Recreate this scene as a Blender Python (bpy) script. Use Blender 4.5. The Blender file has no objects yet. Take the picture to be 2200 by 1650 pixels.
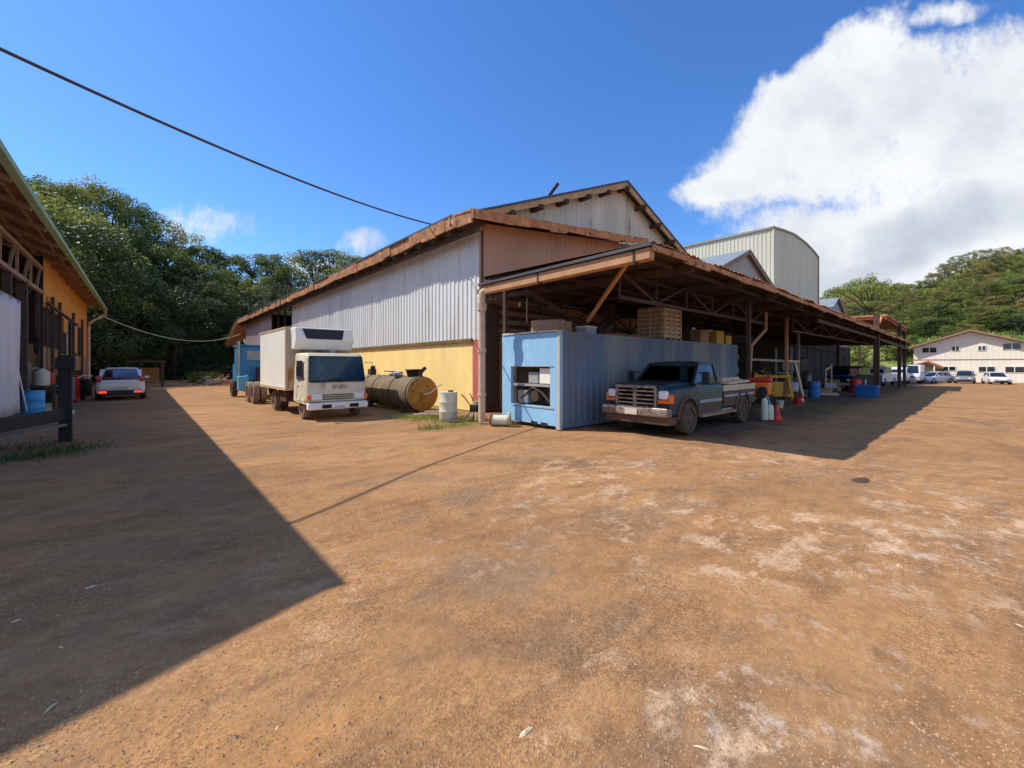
import bpy, bmesh, math, random
from mathutils import Vector, Matrix
from mathutils import noise as mnoise
random.seed(7)
R = math.radians
scene = bpy.context.scene
C = scene.collection

# ------------------------------------------------------------------ camera
TH = math.atan(793/904)                    # heading: turned clockwise from +Y (the alley) towards +X
FX, FY = math.sin(TH), math.cos(TH)        # forward
RX, RY = FY, -FX                           # right
cd = bpy.data.cameras.new('camera'); cam = bpy.data.objects.new('camera', cd); C.objects.link(cam)
cam.location = (0, 0, 1.8)
cam.rotation_euler = (R(90), 0, -TH)
cd.sensor_width = 36; cd.lens = 36*904/2200
cd.shift_y = -(825-785)/2200
cd.clip_start = .05; cd.clip_end = 3000
scene.camera = cam

# ------------------------------------------------------------------ sun and sky
SX, SY = .54, -.63                         # ground shift of a shadow per metre of height
sun_dir = Vector((-SX, -SY, 1)).normalized()
ld = bpy.data.lights.new('sun', 'SUN'); lo = bpy.data.objects.new('sun', ld); C.objects.link(lo)
ld.energy = 5.0; ld.angle = R(.5); ld.color = (1, .90, .76)
lo.rotation_euler = sun_dir.to_track_quat('Z', 'Y').to_euler(); lo.location = (-20, 25, 40)
el = math.asin(sun_dir.z)
az = math.atan2(sun_dir.x, sun_dir.y)
w = bpy.data.worlds.new('World'); scene.world = w; w.use_nodes = True
nt = w.node_tree; N = nt.nodes; L = nt.links
for n in list(N): N.remove(n)
out = N.new('ShaderNodeOutputWorld'); bg = N.new('ShaderNodeBackground'); bg.inputs[1].default_value = .1
L.new(bg.outputs[0], out.inputs[0])
sky = N.new('ShaderNodeTexSky'); sky.sky_type = 'NISHITA'; sky.sun_disc = False
sky.sun_elevation = el; sky.sun_rotation = az; sky.altitude = 300; sky.air_density = 1.0; sky.dust_density = .3; sky.ozone_density = 3.0
hs = N.new('ShaderNodeHueSaturation'); hs.inputs['Saturation'].default_value = 1.16; hs.inputs['Value'].default_value = 1.5
L.new(sky.outputs[0], hs.inputs['Color'])
tint = N.new('ShaderNodeMix'); tint.data_type = 'RGBA'; tint.blend_type = 'MULTIPLY'; tint.inputs[0].default_value = 1; tint.inputs[7].default_value = (.80, 1.0, 1.28, 1); L.new(hs.outputs[0], tint.inputs[6])

def mth(op, a, b=None, c=None, clamp=False):
    n = N.new('ShaderNodeMath'); n.operation = op; n.use_clamp = clamp
    for i, v in enumerate((a, b, c)):
        if v is None: continue
        if isinstance(v, (int, float)): n.inputs[i].default_value = v
        else: L.new(v, n.inputs[i])
    return n.outputs[0]
tc = N.new('ShaderNodeTexCoord')
def vdot(v):
    n = N.new('ShaderNodeVectorMath'); n.operation = 'DOT_PRODUCT'
    L.new(tc.outputs['Generated'], n.inputs[0]); n.inputs[1].default_value = v
    return n.outputs['Value']
fw = mth('MAXIMUM', vdot((FX, FY, 0)), .05)
u0 = mth('DIVIDE', vdot((RX, RY, 0)), fw)
v0 = mth('DIVIDE', vdot((0, 0, 1)), fw)
cb = N.new('ShaderNodeCombineXYZ'); L.new(u0, cb.inputs[0]); L.new(v0, cb.inputs[1])
def wnoise(scale, detail=6, rough=.6, off=(0, 0, 0), sc=(1, 1, 1)):
    mp = N.new('ShaderNodeMapping'); mp.inputs['Location'].default_value = off; mp.inputs['Scale'].default_value = sc
    L.new(cb.outputs[0], mp.inputs[0])
    n = N.new('ShaderNodeTexNoise'); n.inputs['Scale'].default_value = scale; n.inputs['Detail'].default_value = detail; n.inputs['Roughness'].default_value = rough
    L.new(mp.outputs[0], n.inputs['Vector'])
    return n.outputs['Fac']
wu = wnoise(3.2, 4, .55, (3, 1, 0)); wv = wnoise(3.2, 4, .55, (9, 4, 0))
u = mth('ADD', u0, mth('MULTIPLY', mth('SUBTRACT', wu, .5), .22))
v = mth('ADD', v0, mth('MULTIPLY', mth('SUBTRACT', wv, .5), .16))
def blob(cx, cy, rx, ry, ang=0, k=1.0):
    """an ellipse of cloud in the sky; 1 in its middle, 0 at its rim"""
    cu, cv, ru, rv = (cx-1100)/904, (785-cy)/904, rx/904, ry/904
    a = R(ang); du = mth('SUBTRACT', u, cu); dv = mth('SUBTRACT', v, cv)
    p = mth('ADD', mth('MULTIPLY', du, math.cos(a)/ru), mth('MULTIPLY', dv, math.sin(a)/ru))
    q = mth('ADD', mth('MULTIPLY', du, -math.sin(a)/rv), mth('MULTIPLY', dv, math.cos(a)/rv))
    s = mth('ADD', mth('MULTIPLY', p, p), mth('MULTIPLY', q, q))
    return mth('MULTIPLY', mth('SUBTRACT', 1.0, s), k)
f = None
for b in ((2200, 285, 520, 250, 10), (1800, 265, 330, 165, 30), (1640, 392, 190, 55, 8), (1765, 165, 230, 75, 45),
          (2080, 480, 520, 110, 4), (1960, 600, 520, 75, 3), (2400, 560, 600, 220, 0), (2500, 300, 600, 260, 0)):
    x = blob(*b); f = x if f is None else mth('MAXIMUM', f, x)
for b in ((425, 494, 105, 58, 0), (788, 522, 60, 42, 0), (690, 572, 90, 30, 0), (1985, 20, 190, 30, 6)):
    x = blob(*b); f = mth('MAXIMUM', f, mth('SUBTRACT', mth('MULTIPLY', x, .42), .12))
f = mth('MULTIPLY', mth('MINIMUM', mth('ADD', f, .16), .75), 1.9)
nz = wnoise(6, 10, .70, (1, 7, 0)); nz2 = wnoise(20, 7, .75, (4, 2, 0), (1.5, .8, 1))
f = mth('ADD', f, mth('MULTIPLY', mth('SUBTRACT', nz, .51), 2.7))
f = mth('ADD', f, mth('MULTIPLY', mth('SUBTRACT', nz2, .5), 1.3))
ss = N.new('ShaderNodeMapRange'); ss.interpolation_type = 'SMOOTHSTEP'; ss.inputs['From Min'].default_value = 0; ss.inputs['From Max'].default_value = 1.25
# unseen clouds added behind the camera as neutral fill for the shade
rn = N.new('ShaderNodeTexNoise'); rn.inputs['Scale'].default_value = 2.2; rn.inputs['Detail'].default_value = 6; L.new(tc.outputs['Generated'], rn.inputs['Vector'])
beh = N.new('ShaderNodeMapRange'); beh.interpolation_type = 'SMOOTHSTEP'; beh.inputs['From Min'].default_value = .12; beh.inputs['From Max'].default_value = -.25; L.new(vdot((FX, FY, 0)), beh.inputs['Value'])
rc = N.new('ShaderNodeMapRange'); rc.interpolation_type = 'SMOOTHSTEP'; rc.inputs['From Min'].default_value = .47; rc.inputs['From Max'].default_value = .62; L.new(rn.outputs['Fac'], rc.inputs['Value'])
L.new(f, ss.inputs['Value'])
fr_ = N.new('ShaderNodeMapRange'); fr_.interpolation_type = 'SMOOTHSTEP'; fr_.inputs['From Min'].default_value = .12; fr_.inputs['From Max'].default_value = .3; L.new(vdot((FX, FY, 0)), fr_.inputs['Value'])
mask = mth('ADD', mth('MULTIPLY', ss.outputs[0], fr_.outputs[0]), mth('MULTIPLY', rc.outputs[0], beh.outputs[0]), clamp=True)
shade = mth('MAXIMUM', mth('MAXIMUM', blob(2050, 480, 360, 85, 16), mth('MULTIPLY', blob(1870, 575, 240, 60, 22), .9)), 0.0)
shade = mth('ADD', shade, mth('MULTIPLY', mth('SUBTRACT', wnoise(4, 5, .55, (7, 7, 0)), .44), 2.6))
sm = N.new('ShaderNodeMapRange'); sm.interpolation_type = 'SMOOTHSTEP'; sm.inputs['From Min'].default_value = -.25; sm.inputs['From Max'].default_value = 1.35
L.new(shade, sm.inputs['Value'])
cc = N.new('ShaderNodeMix'); cc.data_type = 'RGBA'; cc.inputs[6].default_value = (8.7, 8.85, 9.1, 1); cc.inputs[7].default_value = (4.8, 5.4, 6.4, 1)
L.new(sm.outputs[0], cc.inputs[0])
mx = N.new('ShaderNodeMix'); mx.data_type = 'RGBA'
L.new(mask, mx.inputs[0]); L.new(tint.outputs[2], mx.inputs[6]); L.new(cc.outputs[2], mx.inputs[7]); L.new(mx.outputs[2], bg.inputs[0])
scene.view_settings.view_transform = 'Standard'; scene.view_settings.look = 'None'
scene.view_settings.exposure = .14; scene.view_settings.gamma = 1
scene.cycles.max_bounces = 6; scene.cycles.transparent_max_bounces = 6

# ------------------------------------------------------------------ helpers
def g(px, py, z=0):
    """ground point (x, y) seen at a pixel of the photograph"""
    d = 904*(1.8-z)/(py-785); l = (px-1100)/904
    return d*(FX+RX*l), d*(FY+RY*l)

def M(name, col, rough=.75, metal=0, var=.25, vs=2.5, patches=(), bump=.15, bs=25, streak=1, spec=.4):
    m = bpy.data.materials.new(name); m.use_nodes = True
    n = m.node_tree.nodes; l = m.node_tree.links; p = n['Principled BSDF']
    t = n.new('ShaderNodeTexCoord'); mp = n.new('ShaderNodeMapping'); mp.inputs['Scale'].default_value = (1, 1, streak)
    l.new(t.outputs['Object'], mp.inputs[0])
    def noise(sc, off=0, det=5, ro=.6):
        a = n.new('ShaderNodeTexNoise'); a.inputs['Scale'].default_value = sc; a.inputs['Detail'].default_value = det; a.inputs['Roughness'].default_value = ro
        ad = n.new('ShaderNodeVectorMath'); ad.operation = 'ADD'; ad.inputs[1].default_value = (off, off*1.7, off*.6); l.new(mp.outputs[0], ad.inputs[0]); l.new(ad.outputs[0], a.inputs['Vector'])
        return a.outputs['Fac']
    r = n.new('ShaderNodeValToRGB'); r.color_ramp.elements[0].position = .3; r.color_ramp.elements[1].position = .7
    r.color_ramp.elements[0].color = tuple(c*(1-var) for c in col)+(1,); r.color_ramp.elements[1].color = tuple(min(1, c*(1+var)) for c in col)+(1,)
    l.new(noise(vs), r.inputs[0]); cur = r.outputs[0]
    for i, (pc, thr, sc, soft) in enumerate(patches):
        mr = n.new('ShaderNodeMapRange'); mr.interpolation_type = 'SMOOTHSTEP'; mr.inputs['From Min'].default_value = thr; mr.inputs['From Max'].default_value = thr+soft
        l.new(noise(sc, 11+7*i, 7, .65), mr.inputs['Value'])
        mi = n.new('ShaderNodeMix'); mi.data_type = 'RGBA'; mi.inputs[7].default_value = pc+(1,)
        l.new(mr.outputs[0], mi.inputs[0]); l.new(cur, mi.inputs[6]); cur = mi.outputs[2]
    l.new(cur, p.inputs['Base Color'])
    p.inputs['Roughness'].default_value = rough; p.inputs['Metallic'].default_value = metal; p.inputs['Specular IOR Level'].default_value = spec
    if bump:
        b = n.new('ShaderNodeBump'); b.inputs['Strength'].default_value = bump; b.inputs['Distance'].default_value = .02
        l.new(noise(bs, 3), b.inputs['Height']); l.new(b.outputs[0], p.inputs['Normal'])
    return m

def leafmat(name, col, col2, trans=.35):
    m = bpy.data.materials.new(name); m.use_nodes = True
    n = m.node_tree.nodes; l = m.node_tree.links; p = n['Principled BSDF']; o = n['Material Output']
    t = n.new('ShaderNodeTexCoord'); a = n.new('ShaderNodeTexNoise'); a.inputs['Scale'].default_value = .55; a.inputs['Detail'].default_value = 4
    l.new(t.outputs['Object'], a.inputs['Vector'])
    oi = n.new('ShaderNodeObjectInfo'); ad = n.new('ShaderNodeMath'); ad.operation = 'MULTIPLY_ADD'; ad.inputs[1].default_value = .5; l.new(oi.outputs['Random'], ad.inputs[0])
    sb = n.new('ShaderNodeMath'); sb.operation = 'SUBTRACT'; sb.inputs[1].default_value = .25; l.new(a.outputs['Fac'], sb.inputs[0]); l.new(sb.outputs[0], ad.inputs[2])
    r = n.new('ShaderNodeValToRGB'); r.color_ramp.elements[0].position = .15; r.color_ramp.elements[1].position = .8
    r.color_ramp.elements[0].color = col+(1,); r.color_ramp.elements[1].color = col2+(1,)
    l.new(ad.outputs[0], r.inputs[0]); l.new(r.outputs[0], p.inputs['Base Color']); p.inputs['Roughness'].default_value = .55; p.inputs['Specular IOR Level'].default_value = .3
    tr = n.new('ShaderNodeBsdfTranslucent'); l.new(r.outputs[0], tr.inputs[0]); mxs = n.new('ShaderNodeMixShader'); mxs.inputs[0].default_value = trans
    l.new(p.outputs[0], mxs.inputs[1]); l.new(tr.outputs[0], mxs.inputs[2]); l.new(mxs.outputs[0], o.inputs[0])
    return m

OFF = {}
def tag(o, label=None, cat=None, group=None, kind=None):
    if label: o['label'] = label
    if cat: o['category'] = cat
    if group: o['group'] = group
    if kind: o['kind'] = kind
    return o
def thing(name, label, cat, loc=(0, 0, 0), rz=0, group=None):
    o = bpy.data.objects.new(name, None); C.objects.link(o); o.location = loc; o.rotation_euler = (0, 0, rz); o.empty_display_size = .3
    OFF[o.name] = Vector(loc) if rz == 0 else None
    return tag(o, label, cat, group)
def copy_tree(o, parent=None):
    c = o.copy(); C.objects.link(c); c.parent = parent
    for ch in list(o.children): copy_tree(ch, c)
    return c

class MB:
    def __init__(s, mat4=None): s.v = []; s.f = []; s.m = mat4
    def add(s, vs, fs):
        b = len(s.v)
        s.v += [tuple(s.m @ Vector(q)) if s.m else tuple(q) for q in vs]; s.f += [tuple(b+i for i in q) for q in fs]; return s
    def box(s, x0, x1, y0, y1, z0, z1):
        return s.add([(x, y, z) for x in (x0, x1) for y in (y0, y1) for z in (z0, z1)],
                     [(0, 1, 3, 2), (4, 6, 7, 5), (0, 4, 5, 1), (2, 3, 7, 6), (0, 2, 6, 4), (1, 5, 7, 3)])
    def cbox(s, c, d, rz=0):
        hx, hy, hz = d[0]/2, d[1]/2, d[2]/2; ca, sa = math.cos(rz), math.sin(rz)
        return s.add([(c[0]+x*ca-y*sa, c[1]+x*sa+y*ca, c[2]+z) for x in (-hx, hx) for y in (-hy, hy) for z in (-hz, hz)],
                     [(0, 1, 3, 2), (4, 6, 7, 5), (0, 4, 5, 1), (2, 3, 7, 6), (0, 2, 6, 4), (1, 5, 7, 3)])
    def cyl(s, a, b, r, n=12, r2=None, cap=True):
        a, b = Vector(a), Vector(b); r2 = r if r2 is None else r2; ax = (b-a).normalized()
        u = ax.orthogonal().normalized(); w_ = ax.cross(u)
        vs = []
        for p, q in ((a, r), (b, r2)):
            for i in range(n):
                t = 2*math.pi*i/n; vs.append(p+(u*math.cos(t)+w_*math.sin(t))*q)
        fs = [(i, (i+1) % n, n+(i+1) % n, n+i) for i in range(n)]
        if cap: fs += [tuple(range(n))[::-1], tuple(range(n, 2*n))]
        return s.add(vs, fs)
    def beam(s, a, b, w_, h):
        a, b = Vector(a), Vector(b); ax = (b-a).normalized()
        up = Vector((0, 0, 1)) if abs(ax.z) < .95 else Vector((0, 1, 0))
        sd = ax.cross(up).normalized()*w_/2; up = sd.cross(ax).normalized()*h/2
        return s.add([p+q*sd+t*up for p in (a, b) for q in (-1, 1) for t in (-1, 1)],
                     [(0, 1, 3, 2), (4, 6, 7, 5), (0, 4, 5, 1), (2, 3, 7, 6), (0, 2, 6, 4), (1, 5, 7, 3)])
    def tube(s, pts, r, n=8):
        pts = [Vector(p) for p in pts]; vs = []
        for i, p in enumerate(pts):
            ax = (pts[min(i+1, len(pts)-1)]-pts[max(i-1, 0)]).normalized()
            up = Vector((0, 0, 1)) if abs(ax.z) < .95 else Vector((0, 1, 0))
            u = ax.cross(up).normalized(); w_ = u.cross(ax).normalized(); rr = r[i] if isinstance(r, (list, tuple)) else r
            vs += [p+(u*math.cos(2*math.pi*k/n)+w_*math.sin(2*math.pi*k/n))*rr for k in range(n)]
        fs = [(i*n+k, i*n+(k+1) % n, (i+1)*n+(k+1) % n, (i+1)*n+k) for i in range(len(pts)-1) for k in range(n)]
        fs += [tuple(range(n))[::-1], tuple(range((len(pts)-1)*n, len(pts)*n))]
        return s.add(vs, fs)
    def prism(s, poly, axis, a, b):
        """poly in the two other axes, extruded along axis from a to b"""
        n = len(poly); vs = []
        for t in (a, b):
            for p, q in poly:
                vs.append((t, p, q) if axis == 'x' else (p, t, q) if axis == 'y' else (p, q, t))
        return s.add(vs, [tuple(range(n))[::-1], tuple(range(n, 2*n))]+[(i, (i+1) % n, n+(i+1) % n, n+i) for i in range(n)])
    def loft(s, secs, closed=True):
        n = len(secs[0]); vs = [p for q in secs for p in q]
        fs = [(i*n+k, i*n+(k+1) % n, (i+1)*n+(k+1) % n, (i+1)*n+k) for i in range(len(secs)-1) for k in range(n)]
        if closed: fs += [tuple(range(n))[::-1], tuple(range((len(secs)-1)*n, len(secs)*n))]
        return s.add(vs, fs)
    def lathe(s, c, prof, n=20):
        vs = [(c[0]+r*math.cos(2*math.pi*k/n), c[1]+r*math.sin(2*math.pi*k/n), c[2]+z) for r, z in prof for k in range(n)]
        fs = [(i*n+k, i*n+(k+1) % n, (i+1)*n+(k+1) % n, (i+1)*n+k) for i in range(len(prof)-1) for k in range(n)]
        fs += [tuple(range(n))[::-1], tuple(range((len(prof)-1)*n, len(prof)*n))]
        return s.add(vs, fs)
    def quad(s, *p): return s.add(p, [tuple(range(len(p)))])
    def blobby(s, c, rad, seed=0, sub=2, amp=.3, sq=1):
        bm = bmesh.new(); bmesh.ops.create_icosphere(bm, subdivisions=sub, radius=1)
        vs = []
        for q in bm.verts:
            k = 1+amp*mnoise.noise(q.co*1.6+Vector((seed*3.1, seed, 0))); vs.append((c[0]+q.co.x*rad[0]*k, c[1]+q.co.y*rad[1]*k, c[2]+q.co.z*rad[2]*k))
        fs = [tuple(x.index for x in q.verts) for q in bm.faces]; bm.free()
        return s.add(vs, fs)
    def build(s, name, mat, parent=None, smooth=False, bevel=0, W=False):
        me = bpy.data.meshes.new(name)
        vs = s.v
        if W and parent is not None:
            o_ = OFF[parent.name]; vs = [(a-o_.x, b-o_.y, c-o_.z) for a, b, c in vs]
        me.from_pydata(vs, [], s.f); me.update()
        bm = bmesh.new(); bm.from_mesh(me); bmesh.ops.recalc_face_normals(bm, faces=bm.faces); bm.to_mesh(me); bm.free()
        me.materials.append(mat)
        if smooth:
            for p in me.polygons: p.use_smooth = True
            me.set_sharp_from_angle(angle=R(38))
        o = bpy.data.objects.new(name, me); C.objects.link(o)
        if parent is not None:
            o.parent = parent
            if parent.name in OFF: OFF[o.name] = OFF[parent.name]
        if bevel:
            bv = o.modifiers.new('bevel', 'BEVEL'); bv.width = bevel; bv.segments = 2; bv.limit_method = 'ANGLE'
        return o

def corr_x(mb, X, y0, y1, z0, z1, pitch=.3, depth=.035, sgn=-1):
    """ribbed sheet in a plane of constant X"""
    y = y0; prof = []
    while y < y1-.01:
        for dy, k in ((0, 0), (.55, 0), (.65, 1), (.9, 1)): 
            if y+dy*pitch <= y1: prof.append((y+dy*pitch, k))
        y += pitch
    prof.append((y1, 0)); vs = []
    for yy, k in prof:
        za = z0(yy) if callable(z0) else z0; zb = z1(yy) if callable(z1) else z1
        vs += [(X+sgn*k*depth, yy, za), (X+sgn*k*depth, yy, zb)]
    mb.add(vs, [(2*i, 2*i+2, 2*i+3, 2*i+1) for i in range(len(prof)-1)])
    return mb
def corr_y(mb, Y, x0, x1, z0, z1, pitch=.3, depth=.035, sgn=-1):
    x = x0; prof = []
    while x < x1-.01:
        for dx, k in ((0, 0), (.55, 0), (.65, 1), (.9, 1)):
            if x+dx*pitch <= x1: prof.append((x+dx*pitch, k))
        x += pitch
    prof.append((x1, 0)); vs = []
    for xx, k in prof:
        za = z0(xx) if callable(z0) else z0; zb = z1(xx) if callable(z1) else z1
        vs += [(xx, Y+sgn*k*depth, za), (xx, Y+sgn*k*depth, zb)]
    mb.add(vs, [(2*i, 2*i+2, 2*i+3, 2*i+1) for i in range(len(prof)-1)])
    return mb

# ------------------------------------------------------------------ materials
RUST = (.20, .075, .03); DRUST = (.07, .03, .018)
m_clad = M('weathered_metal_cladding', (.68, .695, .68), .55, 0, .10, .5, (((.50, .46, .42), .56, 1.2, .15), ((.54, .52, .48), .58, 5, .15), ((.24, .15, .10), .68, 3, .08)), .1, 12, .10)
m_cladpink = M('pinkish_faded_cladding', (.58, .46, .46), .7, 0, .12, .6, (((.3, .2, .18), .58, 1.5, .2),), .1, 12, .2)
m_yellow = M('yellow_painted_masonry', (.92, .68, .26), .85, 0, .07, 1.2, (((.78, .56, .26), .56, 1.0, .2), ((.30, .18, .09), .66, 3, .12)), .25, 18, .35)
m_redpost = M('faded_red_paint', (.48, .13, .09), .8, 0, .15, 2)
m_pink = M('brown_pink_sheet_wall', (.44, .26, .175), .8, 0, .18, .6, (((.28, .14, .09), .55, 1.2, .25), ((.46, .29, .21), .62, 2, .2)), .2, 14, .25)
m_rust = M('rusty_iron_sheet', (.42, .20, .09), .85, 0, .35, 2.5, (((.62, .42, .27), .58, 4, .08), ((.12, .055, .03), .55, 3.5, .1)), .5, 20)
m_under = M('shade_dark_underside', (.055, .036, .027), .9, 0, .35, 2, (((.13, .06, .03), .6, 3, .1),), .3, 15)
m_drust = M('dark_rusty_steel', (.075, .042, .03), .85, 0, .3, 3, (((.16, .075, .04), .60, 5, .1),), .3, 25)
m_wood = M('weathered_timber', (.34, .22, .14), .85, 0, .25, 4, (), .3, 30, 1)
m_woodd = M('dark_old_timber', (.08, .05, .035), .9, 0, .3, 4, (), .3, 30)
m_shade = M('shade_black_boards', (.022, .018, .016), .95, 0, .3, 3)  # deep shade painted as near-black on inner and back walls
m_tan = M('tan_painted_gutter', (.47, .26, .13), .7, 0, .15, 3, (((.30, .14, .07), .60, 5, .12),), .15, 25)
m_cream = M('cream_pipe', (.58, .44, .31), .6, 0, .12, 4, (((.28, .17, .1), .62, 5, .1),), .1, 20)
m_roofd = M('dark_roof_sheet', (.07, .075, .085), .55, 0, .2, 1)
m_roofg = M('grey_roof_sheet', (.26, .30, .33), .45, .2, .1, 1)
m_gable = M('old_white_plank_gable', (.56, .53, .44), .85, 0, .15, 1.2, (((.22, .20, .16), .55, 1.8, .2), ((.12, .10, .08), .66, 5, .1)), .3, 15, .2)
m_tower = M('cream_green_metal_tower', (.56, .55, .44), .6, 0, .07, .6, (((.46, .45, .35), .55, .8, .3),), .08, 12, .15)
m_trimd = M('tower_trim', (.30, .27, .22), .6)
m_green = M('green_painted_gutter', (.30, .42, .22), .65, 0, .2, 2, (((.30, .32, .22), .58, 4, .15),), .15, 20)
m_orange = M('orange_painted_boards', (.66, .29, .05), .8, 0, .12, 1.5, (((.45, .15, .03), .6, 2.5, .2),), .2, 18, .5)
m_ply = M('tan_plywood', (.36, .22, .10), .8, 0, .2, 1.6, (((.2, .11, .05), .58, 2.5, .2),), .15, 20)
m_tarp = M('white_tarp', (.62, .62, .66), .6, 0, .08, 1, (((.45, .45, .50), .55, 1.5, .3),), .1, 8)
m_bluec = M('blue_container_paint', (.13, .18, .245), .8, 0, .12, .8, (((.30, .30, .28), .43, .35, .2), ((.22, .13, .08), .61, 4, .10)), .08, 12, .10)
m_bluel = M('light_blue_reefer_front', (.27, .53, .78), .55, 0, .10, 1.5, (((.50, .66, .78), .58, 2.5, .15), ((.14, .09, .06), .67, 5, .06)), .08, 15, .6)
m_white = M('white_truck_paint', (.84, .82, .75), .5, 0, .06, 1.2, (((.50, .42, .30), .60, 2.2, .15), ((.28, .14, .07), .73, 4, .06)), .03, 12, .5)
m_dirtyw = M('dirty_cream_cab', (.70, .64, .50), .5, 0, .12, 2, (((.48, .38, .25), .54, 3, .15), ((.26, .15, .09), .66, 6, .08)), .06, 15)
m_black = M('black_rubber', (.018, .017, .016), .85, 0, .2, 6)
m_mudtyre = M('muddy_tyre', (.10, .065, .042), .9, 0, .3, 6, (((.04, .03, .025), .5, 8, .15),), .3, 40)
m_mudlight = M('dusty_tyre', (.22, .15, .10), .9, 0, .3, 6, (), .3, 40)
m_dark = M('black_plastic', (.02, .02, .022), .5, 0, .1, 4)
m_glass = M('dark_glass', (.012, .02, .03), .06, 0, .1, 1, (), 0, 1, 1, .8)
m_glassb = M('windscreen_painted_sky', (.010, .045, .09), .10, 0, .5, 1.2, (((.03, .11, .10), .55, 1.6, .1),), 0, 1, 1, .35)  # blue of the sky's reflection painted into the base colour
m_seeglass = bpy.data.materials.new('tinted_window'); m_seeglass.use_nodes = True
_n = m_seeglass.node_tree.nodes; _l = m_seeglass.node_tree.links; _g = _n.new('ShaderNodeBsdfGlossy'); _g.inputs['Roughness'].default_value = .05; _t = _n.new('ShaderNodeBsdfTransparent'); _t.inputs[0].default_value = (.34, .42, .44, 1)
_f = _n.new('ShaderNodeFresnel'); _f.inputs[0].default_value = 1.7; _m = _n.new('ShaderNodeMixShader'); _l.new(_f.outputs[0], _m.inputs[0]); _l.new(_t.outputs[0], _m.inputs[1]); _l.new(_g.outputs[0], _m.inputs[2]); _l.new(_m.outputs[0], _n['Material Output'].inputs[0])
m_chrome = M('dull_chrome', (.48, .45, .41), .42, .6, .2, 8, (((.22, .14, .09), .56, 9, .1),))
m_navy = M('dark_blue_car_paint', (.014, .026, .042), .38, 0, .1, 3, (((.075, .055, .045), .52, 4, .2),), .02, 8, 1, .45)
m_mud = M('red_mud_coating', (.13, .075, .048), .9, 0, .3, 4, (((.06, .04, .03), .48, 3, .35), ((.22, .15, .10), .60, 3, .3)), .3, 25)
m_amber = M('amber_lens', (.85, .17, .02), .3, 0, .05, 3, (), 0)
m_redlens = M('red_lens', (.6, .02, .015), .25, 0, .05, 3, (), 0)
m_clear = M('clear_lens', (.75, .77, .80), .35, 0, .05, 5, (), 0)
m_plate = M('white_plate', (.55, .52, .48), .5, 0, .05, 5, (), 0)
m_cab = M('bright_blue_cab', (.03, .20, .42), .45, 0, .15, 2, (((.02, .10, .25), .58, 2, .1),), .05, 10)
m_ltblue = M('sky_blue_paint', (.12, .42, .62), .5, 0, .1, 2)
m_tub = M('blue_plastic', (.02, .14, .42), .45, 0, .08, 3)
m_barb = M('bright_blue_barrel', (.06, .34, .75), .4, 0, .08, 3)
m_dwhite = M('grimy_white_plastic', (.62, .62, .50), .6, 0, .08, 3, (((.42, .38, .22), .58, 3, .15),), .05, 10)
m_tank = M('mossy_grey_tank', (.16, .125, .075), .85, 0, .25, 1.5, (((.24, .19, .15), .58, 2, .15), ((.07, .07, .05), .6, 4, .1)), .25, 18)
m_tankend = M('rusty_orange_tank_end', (.42, .20, .04), .8, 0, .25, 2.5, (((.14, .05, .02), .54, 3, .12), ((.42, .24, .05), .64, 5, .1)), .3, 20)
m_mach = M('machine_yellow', (.62, .34, .03), .6, 0, .15, 3, (((.16, .08, .03), .54, 4, .1),), .05, 12)
m_orangem = M('machine_orange', (.80, .20, .02), .5, 0, .08, 3)
m_red = M('red_plastic', (.65, .025, .02), .45, 0, .06, 3)
m_cart = M('brown_cardboard', (.46, .29, .19), .85, 0, .12, 3, (), .1, 20)
m_crate = M('pale_pallet_wood', (.62, .48, .34), .85, 0, .2, 5, (), .2, 30)
m_gbox = M('grey_metal_box', (.32, .33, .35), .6, 0, .1, 3)
m_ybox = M('yellow_crate_paint', (.58, .33, .05), .6, 0, .15, 3)
m_van = M('silver_white_paint', (.55, .58, .66), .35, 0, .05, 2)
m_carw = M('clean_white_paint', (.74, .74, .76), .3, 0, .03, 2, (), 0)
m_carg = M('grey_car_paint', (.20, .21, .24), .3, 0, .05, 2, (), 0)
m_carb = M('mid_blue_paint', (.03, .09, .42), .35, 0, .1, 2, (), 0)
m_office = M('cream_office_wall', (.80, .77, .66), .8, 0, .05, 1, (((.72, .68, .56), .58, 1.5, .2),), .1, 10, .3)
m_trimb = M('brown_trim', (.34, .22, .14), .7, 0, .1, 3)
m_conc = M('old_concrete', (.22, .18, .15), .9, 0, .2, 2, (((.13, .10, .08), .55, 3, .2),), .3, 20)
m_bark = M('grey_bark', (.08, .065, .05), .9, 0, .3, 3, (), .4, 15)
m_stone = M('grey_rubble', (.26, .23, .20), .9, 0, .25, 4)
m_leafd = leafmat('dark_forest_leaves', (.035, .068, .018), (.12, .17, .042))
m_leafm = leafmat('mid_green_leaves', (.06, .10, .022), (.24, .28, .065))
m_leafy = leafmat('yellow_green_leaves', (.10, .145, .03), (.38, .39, .09))
m_leafo = leafmat('olive_dry_leaves', (.12, .11, .035), (.38, .30, .11))
m_leafshade = leafmat('shade_blackish_leaves', (.022, .042, .014), (.080, .115, .036), .2)  # blackish leaf tone that paints in the shade low on the bank
m_weed = leafmat('weed_leaves', (.13, .19, .035), (.38, .44, .12))
m_dryleaf = M('dry_leaf', (.62, .50, .34), .8, 0, .15, 8, (), 0)

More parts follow.
